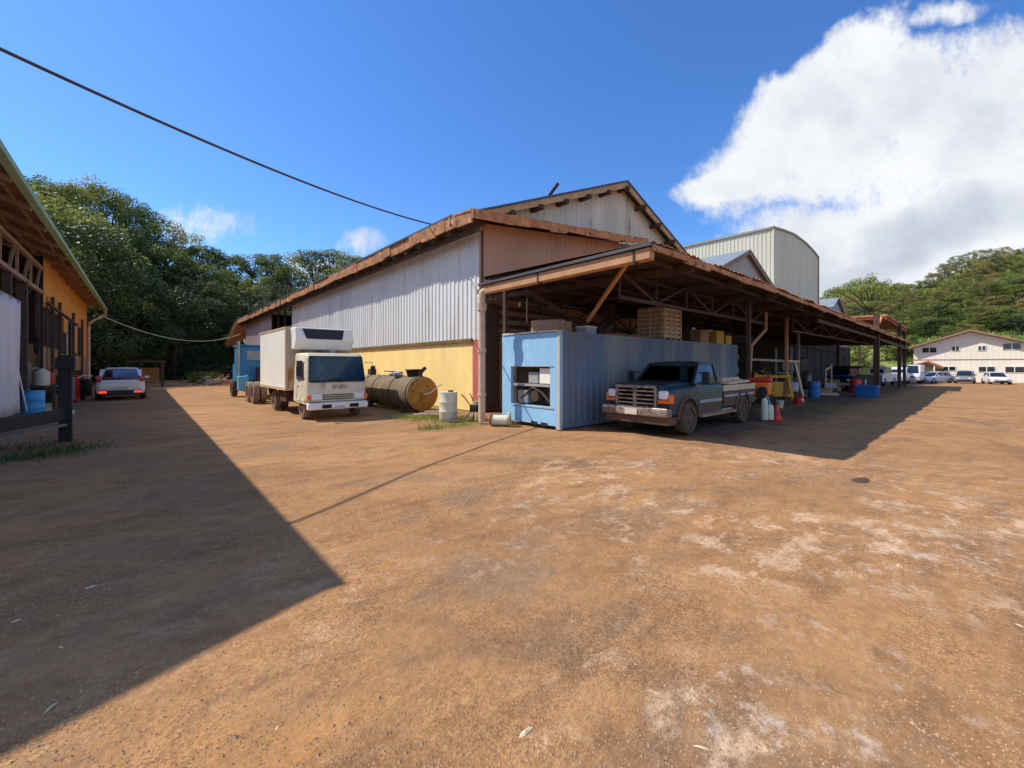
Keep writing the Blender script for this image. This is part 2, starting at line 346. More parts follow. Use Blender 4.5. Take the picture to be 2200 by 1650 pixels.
# ------------------------------------------------------------------ ground
def ground_material():
    m = bpy.data.materials.new('red_dirt_yard'); m.use_nodes = True
    n = m.node_tree.nodes; l = m.node_tree.links; p = n['Principled BSDF']
    t = n.new('ShaderNodeTexCoord')
    def noise(sc, off=(0, 0, 0), det=6, ro=.62, scl=(1, 1, 1), rz=0, dist=0):
        mp = n.new('ShaderNodeMapping'); mp.inputs['Location'].default_value = off; mp.inputs['Scale'].default_value = scl; mp.inputs['Rotation'].default_value = (0, 0, rz)
        l.new(t.outputs['Object'], mp.inputs[0]); a = n.new('ShaderNodeTexNoise'); a.inputs['Scale'].default_value = sc; a.inputs['Detail'].default_value = det; a.inputs['Roughness'].default_value = ro; a.inputs['Distortion'].default_value = dist
        l.new(mp.outputs[0], a.inputs['Vector']); return a.outputs['Fac']
    def rng(x, a, b, hi=1):
        r = n.new('ShaderNodeMapRange'); r.interpolation_type = 'SMOOTHSTEP'; r.inputs['From Min'].default_value = a; r.inputs['From Max'].default_value = b; r.inputs['To Max'].default_value = hi
        l.new(x, r.inputs['Value']); return r.outputs[0]
    def mix(fac, a, b, mode='MIX'):
        x = n.new('ShaderNodeMix'); x.data_type = 'RGBA'; x.blend_type = mode
        if isinstance(fac, float): x.inputs[0].default_value = fac
        else: l.new(fac, x.inputs[0])
        for i, c in ((6, a), (7, b)):
            if isinstance(c, tuple): x.inputs[i].default_value = c+(1,)
            else: l.new(c, x.inputs[i])
        return x.outputs[2]
    def mul(a, b):
        x = n.new('ShaderNodeMath'); x.operation = 'MULTIPLY'
        for i, c in ((0, a), (1, b)):
            if isinstance(c, float): x.inputs[i].default_value = c
            else: l.new(c, x.inputs[i])
        return x.outputs[0]
    c = mix(rng(noise(.35, (3, 1, 0)), .38, .62), (.43, .240, .108), (.345, .192, .090))
    c = mix(rng(noise(1.1, (8, 2, 0), 7, .65, (1, 2.2, 1), .5), .48, .70), c, (.275, .155, .078))
    c = mix(rng(noise(.5, (1, 9, 0), 8, .7, (1, 1.6, 1), .9), .50, .64, .65), c, (.255, .175, .115))        # gravel showing through
    # wheel tracks: arcs round a far-off turning point
    def polar(cx, cy, fr, fa, off):
        sub = n.new('ShaderNodeVectorMath'); sub.operation = 'SUBTRACT'; sub.inputs[1].default_value = (cx, cy, 0); l.new(t.outputs['Object'], sub.inputs[0])
        ln = n.new('ShaderNodeVectorMath'); ln.operation = 'LENGTH'; l.new(sub.outputs[0], ln.inputs[0])
        sp_ = n.new('ShaderNodeSeparateXYZ'); l.new(sub.outputs[0], sp_.inputs[0])
        at = n.new('ShaderNodeMath'); at.operation = 'ARCTAN2'; l.new(sp_.outputs[1], at.inputs[0]); l.new(sp_.outputs[0], at.inputs[1])
        cx_ = n.new('ShaderNodeCombineXYZ'); l.new(mul(ln.outputs['Value'], float(fr)), cx_.inputs[0]); l.new(mul(at.outputs[0], float(fa)), cx_.inputs[1]); cx_.inputs[2].default_value = off
        a = n.new('ShaderNodeTexNoise'); a.inputs['Scale'].default_value = 1; a.inputs['Detail'].default_value = 5; a.inputs['Roughness'].default_value = .62; l.new(cx_.outputs[0], a.inputs['Vector']); return a.outputs['Fac']
    tr1 = polar(4, 38, 1.5, 5, 2.0); tr2 = polar(-14, -12, 1.1, 5, 7.0); tr3 = polar(9, -26, 2.6, 4, 4.0)
    c = mix(rng(tr1, .54, .68, .6), c, (.25, .14, .072)); c = mix(rng(tr2, .54, .68, .5), c, (.50, .29, .14)); c = mix(rng(tr2, .46, .32, .6), c, (.24, .14, .078)); c = mix(rng(tr3, .56, .70, .45), c, (.49, .28, .13))
    pale = mul(rng(noise(.33, (5, 5, 0), 3, .5), .44, .58), rng(noise(1.9, (0, 3, 0), 9, .72, (1, 1.4, 1), .4, .2), .49, .62))
    near = n.new('ShaderNodeVectorMath'); near.operation = 'DISTANCE'; near.inputs[1].default_value = (5.2, .2, 0); l.new(t.outputs['Object'], near.inputs[0])
    worn = rng(near.outputs['Value'], 7.2, 3.0)
    c = mix(mul(mul(pale, .92), worn), c, (.64, .46, .31)); c = mix(mul(pale, .25), c, (.55, .36, .21))
    pale2 = mul(rng(noise(.6, (15, 2, 0), 3, .5), .50, .62), rng(noise(6, (2, 13, 0), 9, .75), .50, .66))
    c = mix(mul(mul(pale2, .85), worn), c, (.56, .45, .36))
    orng = rng(noise(.8, (2, 6, 0), 5, .6, (.4, 1.6, 1), .86), .56, .70, .6); c = mix(orng, c, (.46, .235, .09))
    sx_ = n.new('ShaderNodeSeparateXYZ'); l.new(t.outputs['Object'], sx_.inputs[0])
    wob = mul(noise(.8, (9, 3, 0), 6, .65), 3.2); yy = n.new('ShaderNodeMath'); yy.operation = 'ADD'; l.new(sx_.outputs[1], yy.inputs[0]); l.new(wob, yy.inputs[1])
    oil = mul(rng(yy.outputs[0], 4.9, 6.6), mul(rng(sx_.outputs[0], 8.9, 11.5), rng(yy.outputs[0], 24, 18)))  # mask that darkens the ground below the canopy roof, with a noisy edge
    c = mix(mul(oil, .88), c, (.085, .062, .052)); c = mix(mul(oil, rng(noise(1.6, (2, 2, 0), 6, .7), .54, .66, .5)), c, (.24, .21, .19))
    gcl = rng(noise(.9, (5, 9, 0), 5, .65), .38, .62)                                                       # gravelly against smooth areas
    c = mix(mul(rng(noise(34, (0, 0, 0), 5, .75), .38, .66), mul(gcl, .9)), c, (1.40, 1.40, 1.40), 'MULTIPLY')
    c = mix(rng(noise(18, (3, 8, 0), 6, .75), .60, .42, .5), c, (.74, .72, .71), 'MULTIPLY')
    c = mix(mul(rng(noise(60, (4, 4, 0), 4, .75), .56, .42), mul(gcl, .85)), c, (.55, .53, .53), 'MULTIPLY')
    c = mix(rng(noise(7, (5, 1, 0), 6, .7), .42, .62, .6), c, (.84, .82, .80), 'MULTIPLY')
    # tread prints along two faint ruts
    wv_ = n.new('ShaderNodeTexWave'); wv_.inputs['Scale'].default_value = 5; wv_.inputs['Distortion'].default_value = 1.2; wmp = n.new('ShaderNodeMapping'); wmp.inputs['Rotation'].default_value = (0, 0, .9); l.new(t.outputs['Object'], wmp.inputs[0]); l.new(wmp.outputs[0], wv_.inputs['Vector'])
    c = mix(mul(rng(wv_.outputs['Fac'], .4, .6, .5), rng(polar(9, -26, 1.2, 3, 1.0), .60, .64)), c, (.72, .69, .67), 'MULTIPLY')
    sp = n.new('ShaderNodeTexVoronoi'); sp.inputs['Scale'].default_value = 22; l.new(t.outputs['Object'], sp.inputs['Vector'])
    inv = n.new('ShaderNodeMath'); inv.operation = 'LESS_THAN'; inv.inputs[1].default_value = .13; l.new(sp.outputs['Distance'], inv.inputs[0])
    c = mix(mul(mul(inv.outputs[0], .28), rng(noise(3, (7, 7, 1)), .46, .6)), c, (.58, .50, .42))
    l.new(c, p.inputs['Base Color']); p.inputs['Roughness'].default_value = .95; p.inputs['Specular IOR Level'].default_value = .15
    b = n.new('ShaderNodeBump'); b.inputs['Strength'].default_value = .5; b.inputs['Distance'].default_value = .03; l.new(noise(14, (0, 0, 0), 10, .75), b.inputs['Height'])
    b2 = n.new('ShaderNodeBump'); b2.inputs['Strength'].default_value = .6; b2.inputs['Distance'].default_value = .12; l.new(noise(1.6, (3, 3, 0), 6, .6), b2.inputs['Height']); l.new(b.outputs[0], b2.inputs['Normal'])
    l.new(b2.outputs[0], p.inputs['Normal'])
    return m
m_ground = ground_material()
def sstep(a, b, x):
    t = max(0, min(1, (x-a)/(b-a))); return t*t*(3-2*t)
def gz(x, y):
    z = -.45*sstep(50, 78, x)
    d = math.hypot(x, y)
    z += .05*(mnoise.noise(Vector((x*.35, y*.35, 0))))*sstep(.5, 4, d) if d < 60 else 0
    return z-.02
def axis_vals():
    v_ = [i*.4 for i in range(-40, 100)]; x = 40
    while x < 900: v_.append(x); x *= 1.09
    x = -16.5
    while x > -900: v_.append(x); x *= 1.12
    return sorted(set(v_))
mb = MB(); xs = axis_vals(); ys = axis_vals(); nx = len(xs)
mb.v = [(x, y, gz(x, y)) for y in ys for x in xs]
mb.f = [(j*nx+i, j*nx+i+1, (j+1)*nx+i+1, (j+1)*nx+i) for j in range(len(ys)-1) for i in range(nx-1)]
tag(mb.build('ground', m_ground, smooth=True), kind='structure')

# hillsides
def hill_l(x, y):
    s_ = y-(71+.30*min(x, 0)+.06*max(x, 0))
    if x < -26: s_ = max(s_, (-26-x)*1.1)
    z = -1.5 if s_ < -2 else 8*sstep(-2, 7, s_)-1.5*(1-sstep(-2, 0, s_))+.30*max(0, min(s_, 60)-6)
    return z+(1.1*mnoise.noise(Vector((x*.12, y*.12, 3))) if s_ > 0 else 0)
def hill_r(x, y):
    k = 1-.72*sstep(4, 42, y)
    z = .30*max(0, min(x, 230)-97)*k
    if x < 97: z = -2
    return z-1+1.2*mnoise.noise(Vector((x*.05, y*.05, 8)))*sstep(97, 110, x)
def sheet(name, fn, x0, x1, y0, y1, st, mat):
    mb = MB(); nx = int((x1-x0)/st)+1; ny = int((y1-y0)/st)+1
    mb.v = [(x0+i*st, y0+j*st, fn(x0+i*st, y0+j*st)) for j in range(ny) for i in range(nx)]
    mb.f = [(j*nx+i, j*nx+i+1, (j+1)*nx+i+1, (j+1)*nx+i) for j in range(ny-1) for i in range(nx-1)]
    return tag(mb.build(name, mat, smooth=True), kind='structure')
m_bank = M('dark_earth_bank', (.055, .04, .022), .95, 0, .3, .4, (((.03, .045, .012), .5, .8, .1), ((.10, .055, .03), .62, 1.2, .1)), .6, 6)
m_grass = M('grassy_slope', (.17, .20, .05), .95, 0, .3, .12, (((.26, .29, .07), .54, .2, .1), ((.10, .13, .035), .55, .5, .08)), .6, 3)
sheet('hill_behind_alley', hill_l, -90, 110, 44, 160, 2, m_bank)
sheet('hill_right', hill_r, 92, 300, -120, 220, 4, m_grass)

# ------------------------------------------------------------------ main warehouse
WX, WY = 9.78, 13.06
wh = thing('warehouse', 'long weathered metal warehouse with yellow base wall, rusty eaves and tall gable', 'warehouse', (WX, WY, 0))
B = lambda mb, n, m, p=wh, **k: mb.build(n, m, p, W=True, **k)
FAR = 62
B(MB().box(WX, WX+.25, WY+.42, FAR, 0, 2.72), 'base_wall', m_yellow)
B(MB().box(WX-.02, WX+.27, WY-.02, WY+.42, 0, 2.80), 'corner_post', m_redpost)
o = B(MB().box(WX-.09, WX+.2, WY+.42, FAR, 2.72, 2.86), 'ledge', M('mossy_ledge', (.16, .10, .03), .9, 0, .3, 3))
o = B(corr_x(MB(), WX-.012, WY, 40.2, lambda y: 2.80+.02*math.sin(y*5), 7.1), 'side_cladding', m_clad)
B(corr_x(MB(), WX-.012, 48, FAR, 3.9, 7.1), 'side_cladding', m_cladpink)['label'] = 'pinkish faded cladding at the far end of the side wall'
B(MB().box(WX+.02, WX+.2, 48, FAR, 2.86, 3.9), 'side_wall_band', m_cladpink)
mb = MB()
for y in (40.3, 42.9, 45.4, 47.9): mb.box(WX, WX+.15, y, y+.18, 2.86, 7.1)
mb.box(WX-.02, WX+.13, 40.2, 48, 5.1, 5.3); mb.box(WX-.02, WX+.13, 40.2, 48, 2.86, 3.9)
B(mb, 'opening_frame', m_drust)
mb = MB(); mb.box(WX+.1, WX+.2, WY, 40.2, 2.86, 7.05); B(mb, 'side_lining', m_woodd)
# eave edge: rust fascia built of lapped, bent lengths
mb = MB(); y = 12.3; k = 0
while y < FAR:
    ln = random.uniform(.7, 1.5); dz = random.uniform(-.09, .07); dx = random.uniform(-.05, .03)
    mb.add([(8.86+dx, y, 7.02+dz), (8.86+dx, min(y+ln+.05, FAR+1), 7.0+dz*.3), (8.82+dx, min(y+ln+.05, FAR+1), 7.42), (8.82+dx, y, 7.44),
            (8.93+dx, y, 7.02+dz), (8.93+dx, min(y+ln+.05, FAR+1), 7.0+dz*.3), (8.93+dx, min(y+ln+.05, FAR+1), 7.42), (8.93+dx, y, 7.44)],
           [(0, 1, 2, 3), (4, 5, 6, 7), (0, 4, 7, 3), (1, 5, 6, 2), (0, 1, 5, 4), (3, 2, 6, 7)])
    y += ln
B(mb, 'fascia', m_rust)
# main roof: two slopes
RX0, RXM, RX1, ZE, ZR = 8.78, 20.6, 32.4, 7.46, 12.22
def roofslab(mb, x0, z0, x1, z1, y0, y1, t=.10):
    mb.prism([(x0, z0), (x1, z1), (x1, z1-t), (x0, z0-t)], 'y', y0, y1)
mb = MB(); roofslab(mb, RX0, ZE+.06, RXM, ZR+.06, 13.55, FAR+1, .09); B(mb, 'roof_slope', m_roofd)
mb = MB(); roofslab(mb, RXM, ZR+.06, RX1, ZE+.06, 13.55, FAR+1, .09); B(mb, 'roof_slope', m_roofd)
for k in range(47):
    if k == 0:
        r0 = B(MB().prism([(8.95, 6.98), (9.9, 7.3), (9.9, 7.13), (8.95, 6.83)], 'y', 13.9, 14.0), 'rafter', m_woodd)
    else:
        r_ = r0.copy(); C.objects.link(r_); r_.location.y = k*1.2
B(MB().box(9.2, 9.32, 12.4, FAR, 6.74, 6.9), 'purlin', m_woodd)
B(MB().box(8.98, 9.75, 12.5, FAR, 7.12, 7.16), 'soffit', m_drust)
# drooping far end of the eave
mb = MB(); mb.add([(8.78, FAR+1, 7.5), (8.0, FAR+4, 4.75), (8.1, FAR+4, 4.25), (8.9, FAR+1, 6.8), (9.8, FAR+4.2, 4.4), (10.5, FAR+1, 7.9)], [(0, 1, 2, 3), (0, 1, 4, 5), (3, 2, 4, 5), (1, 2, 4), (0, 3, 5)])
B(mb, 'hip_end', m_rust)
# front: pink sheet wall, apron roof, gable
def apr(x): return 7.38+.105*(x-8.93)
corr = corr_y(MB(), WY+.02, WX, 24, 0.02, lambda x: min(apr(x), 8.6)-.15, .32, .02)
B(corr, 'front_wall', m_pink)
B(corr_y(MB(), WY+.02, 24, 31.8, 4.6, 8.4, .32, .02), 'front_wall', m_pink)
mb = MB(); x = 8.8
while x < 20:
    ln = random.uniform(.6, 1.3); x2 = min(x+ln+.05, 20.6); dz = random.uniform(-.09, .06); dy = random.uniform(-.06, .02)
    z0, z1 = apr(x), apr(x2)
    mb.add([(x, 12.2+dy, z0-.30+dz), (x2, 12.2+dy, z1-.32+dz*.4), (x2, 12.16+dy, z1+.02), (x, 12.16+dy, z0), (x, 12.26+dy, z0-.30+dz), (x2, 12.26+dy, z1-.32+dz*.4), (x2, 12.26, z1+.02), (x, 12.26, z0)],
           [(0, 1, 2, 3), (4, 5, 6, 7), (0, 4, 7, 3), (1, 5, 6, 2), (0, 1, 5, 4), (3, 2, 6, 7)])
    x += ln
B(mb, 'rake_fascia', m_rust)
mb = MB(); mb.add([(8.8, 12.22, apr(8.8)+.01), (20.6, 12.22, apr(20.6)+.01), (20.6, 14.1, apr(20.6)+.35), (8.8, 14.1, apr(8.8)+.2), (8.8, 12.22, apr(8.8)-.05), (20.6, 12.22, apr(20.6)-.05), (20.6, 14.1, apr(20.6)+.28), (8.8, 14.1, apr(8.8)+.14)],
                  [(0, 1, 2, 3), (4, 5, 6, 7), (0, 1, 5, 4), (1, 2, 6, 5), (2, 3, 7, 6), (3, 0, 4, 7)])
B(mb, 'apron_roof', m_rust)
zr = lambda x: ZE+(ZR-ZE)*(1-abs(x-RXM)/(RXM-RX0))
B(corr_y(MB(), 14.15, 9.4, 31.8, 7.2, lambda x: zr(x)-.08, .4, .025), 'gable_wall', m_gable)
mb = MB(); mb.prism([(RX0, ZE-.04), (RXM, ZR-.04), (RX1, ZE-.04), (RX1, ZE-.34), (RXM, ZR-.36), (RX0, ZE-.30)], 'y', 13.6, 13.68)
B(mb, 'bargeboard', M('tan_bargeboard', (.44, .30, .16), .8, 0, .2, 3))
for i in range(13):
    x = 10.2+i*1.72
    B(MB().box(x-.1, x+.1, 13.42, 14.15, zr(x)-.5, zr(x)-.3), 'purlin_end', m_woodd)
mb = MB(); mb.beam((15.8, 15.5, zr(15.8)), (16.6, 15.2, zr(16)+1.1), .1, .16); mb.box(15.5, 16.0, 15.3, 15.7, zr(15.7)-.05, zr(15.7)+.25)
B(mb, 'roof_vent_pipe', m_drust)
# other walls, closing the dark interior
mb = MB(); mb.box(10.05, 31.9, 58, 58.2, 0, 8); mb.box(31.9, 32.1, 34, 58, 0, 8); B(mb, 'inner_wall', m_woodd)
# second bay
w2 = thing('rear_warehouse', 'second grey-gabled warehouse bay behind the rusty canopy, smaller roof peak', 'warehouse', (42, 15.5, 0))
B2 = lambda mb, n, m: mb.build(n, m, w2, W=True)
zr2 = lambda x: 12.85-.40*abs(x-43.4)
mb = MB(); roofslab(mb, 32.5, zr2(32.5), 43.4, 12.85, 15.1, 60); B2(mb, 'roof_slope', m_roofg)
mb = MB(); roofslab(mb, 43.4, 12.85, 52.0, zr2(52), 15.1, 60); B2(mb, 'roof_slope', m_roofg)
B2(corr_y(MB(), 15.6, 32.6, 51.8, 4.6, lambda x: zr2(x)-.12, .4, .025), 'gable_wall', M('grey_white_gable', (.36, .36, .35), .8, 0, .12, 1, (((.22, .22, .2), .58, 2, .15),), .1, 10, .2))
mb = MB(); mb.prism([(32.5, zr2(32.5)-.1), (43.4, 12.75), (52, zr2(52)-.1), (52, zr2(52)-.45), (43.4, 12.4), (32.5, zr2(32.5)-.45)], 'y', 15.15, 15.22)
B2(mb, 'bargeboard', M('worn_tan_trim', (.26, .17, .11), .8, 0, .2, 3))
mb = MB(); mb.box(32.6, 51.8, 45, 45.2, 0, 9); mb.box(51.6, 51.8, 15.6, 45, 0, 9); B2(mb, 'inner_wall', m_woodd)
# tower
tw = thing('metal_tower_building', 'tall pale ribbed metal building with a curved roof behind the gables', 'building', (53, 16, 0))
B3 = lambda mb, n, m: mb.build(n, m, tw, W=True)
def arch(x):
    T = ((40, 17.2), (52.5, 17.2), (56, 17.62), (60, 17.95), (64.5, 17.85), (68, 17.5), (71, 16.95), (90, 16.9))
    for (a, b), (c, d) in zip(T, T[1:]):
        if a <= x <= c: return b+(d-b)*(x-a)/(c-a)
B3(corr_x(MB(), 52.5, 16, 30, 0, 17.1, .42, .05), 'side_cladding', m_tower)
B3(corr_y(MB(), 16, 52.5, 70.8, 0, lambda x: arch(x)-.1, .42, .03), 'front_cladding', m_tower)
mb = MB(); mb.box(70.6, 70.8, 16.1, 30, 0, 17); mb.box(52.7, 70.8, 29.9, 30.1, 0, 17); B3(mb, 'rear_wall', m_tower)
pr = [(52.3+i*18.7/16, arch(52.3+i*18.7/16)) for i in range(17)]
B3(MB().prism(pr+[(x, z-.22) for x, z in reversed(pr)], 'y', 15.85, 30.2), 'curved_roof', m_trimd)
B3(MB().box(52.4, 52.62, 15.86, 16.05, 0, 17.05), 'corner_trim', m_tower)
B3(MB().box(70.72, 70.95, 15.86, 16.05, 0, 17.0), 'corner_trim', m_trimd)
# small blue-grey gabled shed beyond the tower
sg = thing('small_gabled_shed', 'small shed with blue-grey roof peak beyond the metal tower', 'shed', (78, 15, 0))
mb = MB(); roofslab(mb, 69, 7.4, 78, 11.9, 15, 32); roofslab(mb, 78, 11.9, 84, 8.6, 15, 32); mb.build('roof', m_roofg, sg, W=True)
mb = MB(); mb.prism([(70, 0), (83.5, 0), (83.5, 8.7), (78, 11.7), (70, 7.8)], 'y', 15.3, 31.5); mb.build('wall', M('blue_grey_wall', (.22, .30, .36), .7), sg, W=True)
mb = MB(); mb.prism([(78, 12.05), (84.2, 8.6), (84.2, 8.3), (78, 11.6)], 'y', 14.9, 15.0); mb.build('bargeboard', m_trimb, sg, W=True)

# ------------------------------------------------------------------ front canopy
cp = thing('open_canopy', 'long low rusty open canopy with tan gutter in front of the warehouse', 'canopy', (8, 4.7, 0))
BC = lambda mb, n, m, p=cp, **k: mb.build(n, m, p, W=True, **k)
cz = lambda x: 4.35 if x < 14 else 4.35-.013*(x-14)
# ribbed roof sheet
def canopy_sheet(x0, x1, y0, y1, zf, rise, pitch=.25, under=False):
    mb = MB(); n = int((x1-x0)/pitch); vs = []
    for i in range(2*n+1):
        x = x0+i*pitch/2; z = zf(x)+(.04 if i % 2 else 0)+.02*mnoise.noise(Vector((x, 0, 0)))
        e = .22*mnoise.noise(Vector((x*.9, 5, 0)))
        ye = y1 if x > 9.8 else 10.45; ri = rise*(ye-y0)/(y1-y0)
        if under: z -= .045
        vs += [(x, y0+e*.5+(.05 if under else 0), z), (x, ye, z+ri), (x, y0+e*.5+(.05 if under else 0), z-.012), (x, ye, z+ri-.012)]
    mb.add(vs, [q for i in range(2*n) for q in ((4*i, 4*i+4, 4*i+5, 4*i+1), (4*i+2, 4*i+6, 4*i+7, 4*i+3), (4*i, 4*i+4, 4*i+6, 4*i+2))]); return mb
BC(canopy_sheet(7.85, 51, 4.62, WY-.05, cz, .25), 'roof_sheet', m_rust)
BC(canopy_sheet(7.86, 50.9, 4.62, WY-.08, cz, .25, .25, True), 'roof_underside', m_under)  # second sheet, coloured dark to paint the shade under the roof
mb = MB(); x = 7.9
while x < 50:
    ln = random.uniform(.8, 2.2); x2 = min(x+ln, 50.6); dz = random.uniform(-.03, .03)
    mb.beam((x, 4.66+random.uniform(-.04, .03), cz(x)-.10+dz), (x2+.08, 4.66+random.uniform(-.04, .03), cz(x2)-.10-dz*1.4), .05, random.uniform(.09, .19)); x += ln
BC(mb, 'fascia', m_rust)
for i in range(15):
    x = 10+i*2.95
    BC(MB().beam((x, 4.75, cz(x)-.2), (x, WY-.1, cz(x)+.05), .08, .18), 'rafter', m_drust)
for y in (5.2, 6.6, 8.0, 9.5, 11.0, 12.5):
    BC(MB().beam((8.0 if y < 10 else 9.9, y, 4.21+.028*(y-4.7)), (50, y, 3.78+.028*(y-4.7)), .08, .07), 'purlin', m_drust)
# trusses running along the shed
def truss(y, x0, x1, zt, zb, step=1.8):
    mb = MB(); mb.beam((x0, y, zb), (x1, y, zb), .08, .09); n = int((x1-x0)/step)
    for i in range(n):
        a = x0+i*step; b = a+step
        mb.beam((a, y, zb if i % 2 else zt), (b, y, zt if i % 2 else zb), .05, .06)
        mb.beam((a, y, zb), (a, y, zt), .05, .05)
    return mb
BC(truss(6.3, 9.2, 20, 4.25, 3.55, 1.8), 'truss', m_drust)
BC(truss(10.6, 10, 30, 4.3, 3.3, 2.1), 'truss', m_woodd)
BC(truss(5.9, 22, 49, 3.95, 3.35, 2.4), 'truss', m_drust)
# raking struts seen behind the gutter
mb = MB(); mb.beam((8.5, 5.6, 4.2), (9.9, 7.9, 3.1), .07, .09); BC(mb, 'strut', m_tan)
mb = MB(); mb.beam((8.6, 9.2, 4.1), (12.5, 9.6, 3.0), .09, .1); BC(mb, 'strut', m_drust)
mb = MB(); mb.beam((10, 11.0, 3.95), (17, 11.0, 3.3), .12, .14); BC(mb, 'strut', m_woodd)
for px, y, w_, m_ in ((1608, 5.9, .13, m_drust), (1310, 10.6, .34, m_woodd), (1690, 6.6, .12, m_tan), (1716, 8.0, .1, m_gbox), (1883, 5.0, .30, m_drust), (1932, 4.9, .22, m_drust), (1800, 8.5, .2, m_woodd), (1846, 8.6, .15, m_woodd)):
    l = (px-1100)/904; rx_, ry_ = FX+RX*l, FY+RY*l; x = y/ry_*rx_
    zt_ = cz(x)+.02*(y-4.7)-.1
    BC(MB().box(x-w_/2, x+w_/2, y-w_/2, y+w_/2, gz(x, y), zt_ if px not in (1883, 1932) else 5.2), 'post', m_)
# gutter and downpipe on the left edge
gt = BC(MB().prism([(7.86, 4.24), (7.86, 4.02), (8.04, 4.00), (8.07, 4.24)], 'y', 4.66, 10.35), 'gutter', m_tan)
mb = MB()
for y in (5.0, 7.9): mb.box(7.845, 8.09, y, y+.05, 3.985, 4.26)
BC(mb, 'gutter_bracket', m_drust, gt)
BC(MB().tube([(7.95, 10.28, 4.12), (7.9, 10.4, 4.05), (7.9, 10.42, 3.9), (7.9, 10.42, 3.2), (7.9, 10.42, 0.05)], .11, 12), 'downpipe', m_cream, smooth=True)
mb = MB(); mb.cyl((7.9, 10.42, 2.2), (7.9, 10.42, 2.32), .135, 12); mb.cyl((7.9, 10.42, 3.5), (7.9, 10.42, 3.72), .15, 12); mb.cyl((7.9, 10.42, .85), (7.9, 10.42, .93), .135, 12)
BC(mb, 'pipe_collar', m_cream)
BC(MB().box(7.80, 8.02, 4.60, 10.5, 4.262, 4.33), 'roof_edge', m_roofd)
mb = MB(); mb.beam((9.6, WY-.06, 4.62), (12.0, WY-.06, 4.88), .05, .16); mb.beam((11.3, WY-.06, 4.85), (11.2, WY-.06, 5.25), .05, .3); BC(mb, 'flashing', m_cream)
mb = MB(); mb.box(9.0, 9.12, 10.6, 10.72, 0, 4.3); BC(mb, 'post', m_woodd)
# enclosing brown boards at the back left, under the gutter
mb = MB()
for k in range(5): mb.box(9.85, 9.9+.9*k+.8, WY-.12, WY-.05, .1, 4.2) if k == 0 else mb.box(9.85, 14, WY-.14, WY-.1, 2.6+.35*k, 2.75+.35*k)
BC(mb, 'back_boards', m_drust)
# near-black wall added at the back right to block the light
BC(MB().box(31.8, 52, WY+.3, WY+.5, 0, 4.6), 'back_wall', m_shade)
t = thing('dark_screen', 'dark board fence added to keep the gap black behind the far canopy end', 'screen', (52, 13.4, 0))
MB().box(0, 24, 0, .12, -.5, 4.3).build('boards', m_shade, t)  # near-black sheet added so that the gap stays dark
for k in range(9): MB().box(k*2.95, k*2.95+.12, -.1, .0, -.5, 4.35).build('post', m_drust, t)
# low cross beams and rails at the far end
for (x0, x1, y, z) in ((22, 49, 5.0, 3.45), (36.3, 51, 4.85, 3.2), (36, 52, 9.5, 2.9)):
    BC(MB().beam((x0, y, z+.3), (x1, y, z), .1, .14), 'tie_beam', m_drust)
mb = MB(); mb.tube([(19.5, 6.2, 4.0), (19.5, 6.2, 3.3), (18.2, 6.3, 2.6), (18.1, 6.3, 1.9)], .06, 8); BC(mb, 'drain_pipe', m_tan)

# far rusty canopy
fc = thing('far_canopy', 'small raised red-rust canopy roof over the parked vans', 'canopy', (40.4, 5, 0))
mb = MB(); mb.add([(40, 4.9, 5.45), (50.6, 4.9, 5.08), (50.6, 14, 5.2), (40, 14, 5.6), (40, 4.9, 5.33), (50.6, 4.9, 4.98), (50.6, 14, 5.1), (40, 14, 5.48)], [(0, 1, 2, 3), (4, 5, 6, 7), (0, 1, 5, 4), (1, 2, 6, 5), (2, 3, 7, 6), (3, 0, 4, 7)])
mb.build('roof', m_rust, fc, W=True)
mb = MB(); mb.beam((40, 5, 5.2), (50.5, 5, 4.8), .1, .2); mb.beam((40.1, 5, 5.25), (40.1, 14, 5.35), .1, .2); mb.build('edge_beam', M('red_oxide_steel', (.22, .05, .03), .8), fc, W=True)
for x in (50.2,): MB().box(x-.1, x+.1, 4.95, 5.15, -.3, 4.9).build('post', m_drust, fc, W=True)
MB().beam((36.5, 5, 4.2), (38.2, 5, 5.1), .1, .12).build('brace', m_tan, fc, W=True)

# ------------------------------------------------------------------ blue container
CX0, CX1, CY0, CY1, CH = 8.64, 20.93, 7.88, 10.32, 2.75
ct = thing('blue_container', 'long blue refrigerated shipping container with an opened machinery end', 'container', (CX0, CY0, 0))
BK = lambda mb, n, m, p=ct, **k: mb.build(n, m, p, W=True, **k)
mb = corr_y(MB(), CY0, CX0+.12, CX1-.1, .16, CH-.1, .28, .02)
mb.box(CX0+.45, CX1, CY0+.03, CY1, .14, CH-.02)
bd = BK(mb, 'body', m_bluec)
mb = MB(); mb.box(CX0+.1, CX1, CY0-.03, CY0+.05, CH-.1, CH); mb.box(CX0+.1, CX1, CY0-.03, CY0+.05, .04, .16); mb.box(CX1-.1, CX1, CY0-.035, CY0+.05, .16, CH-.1)
BK(mb, 'side_rail', m_bluec)
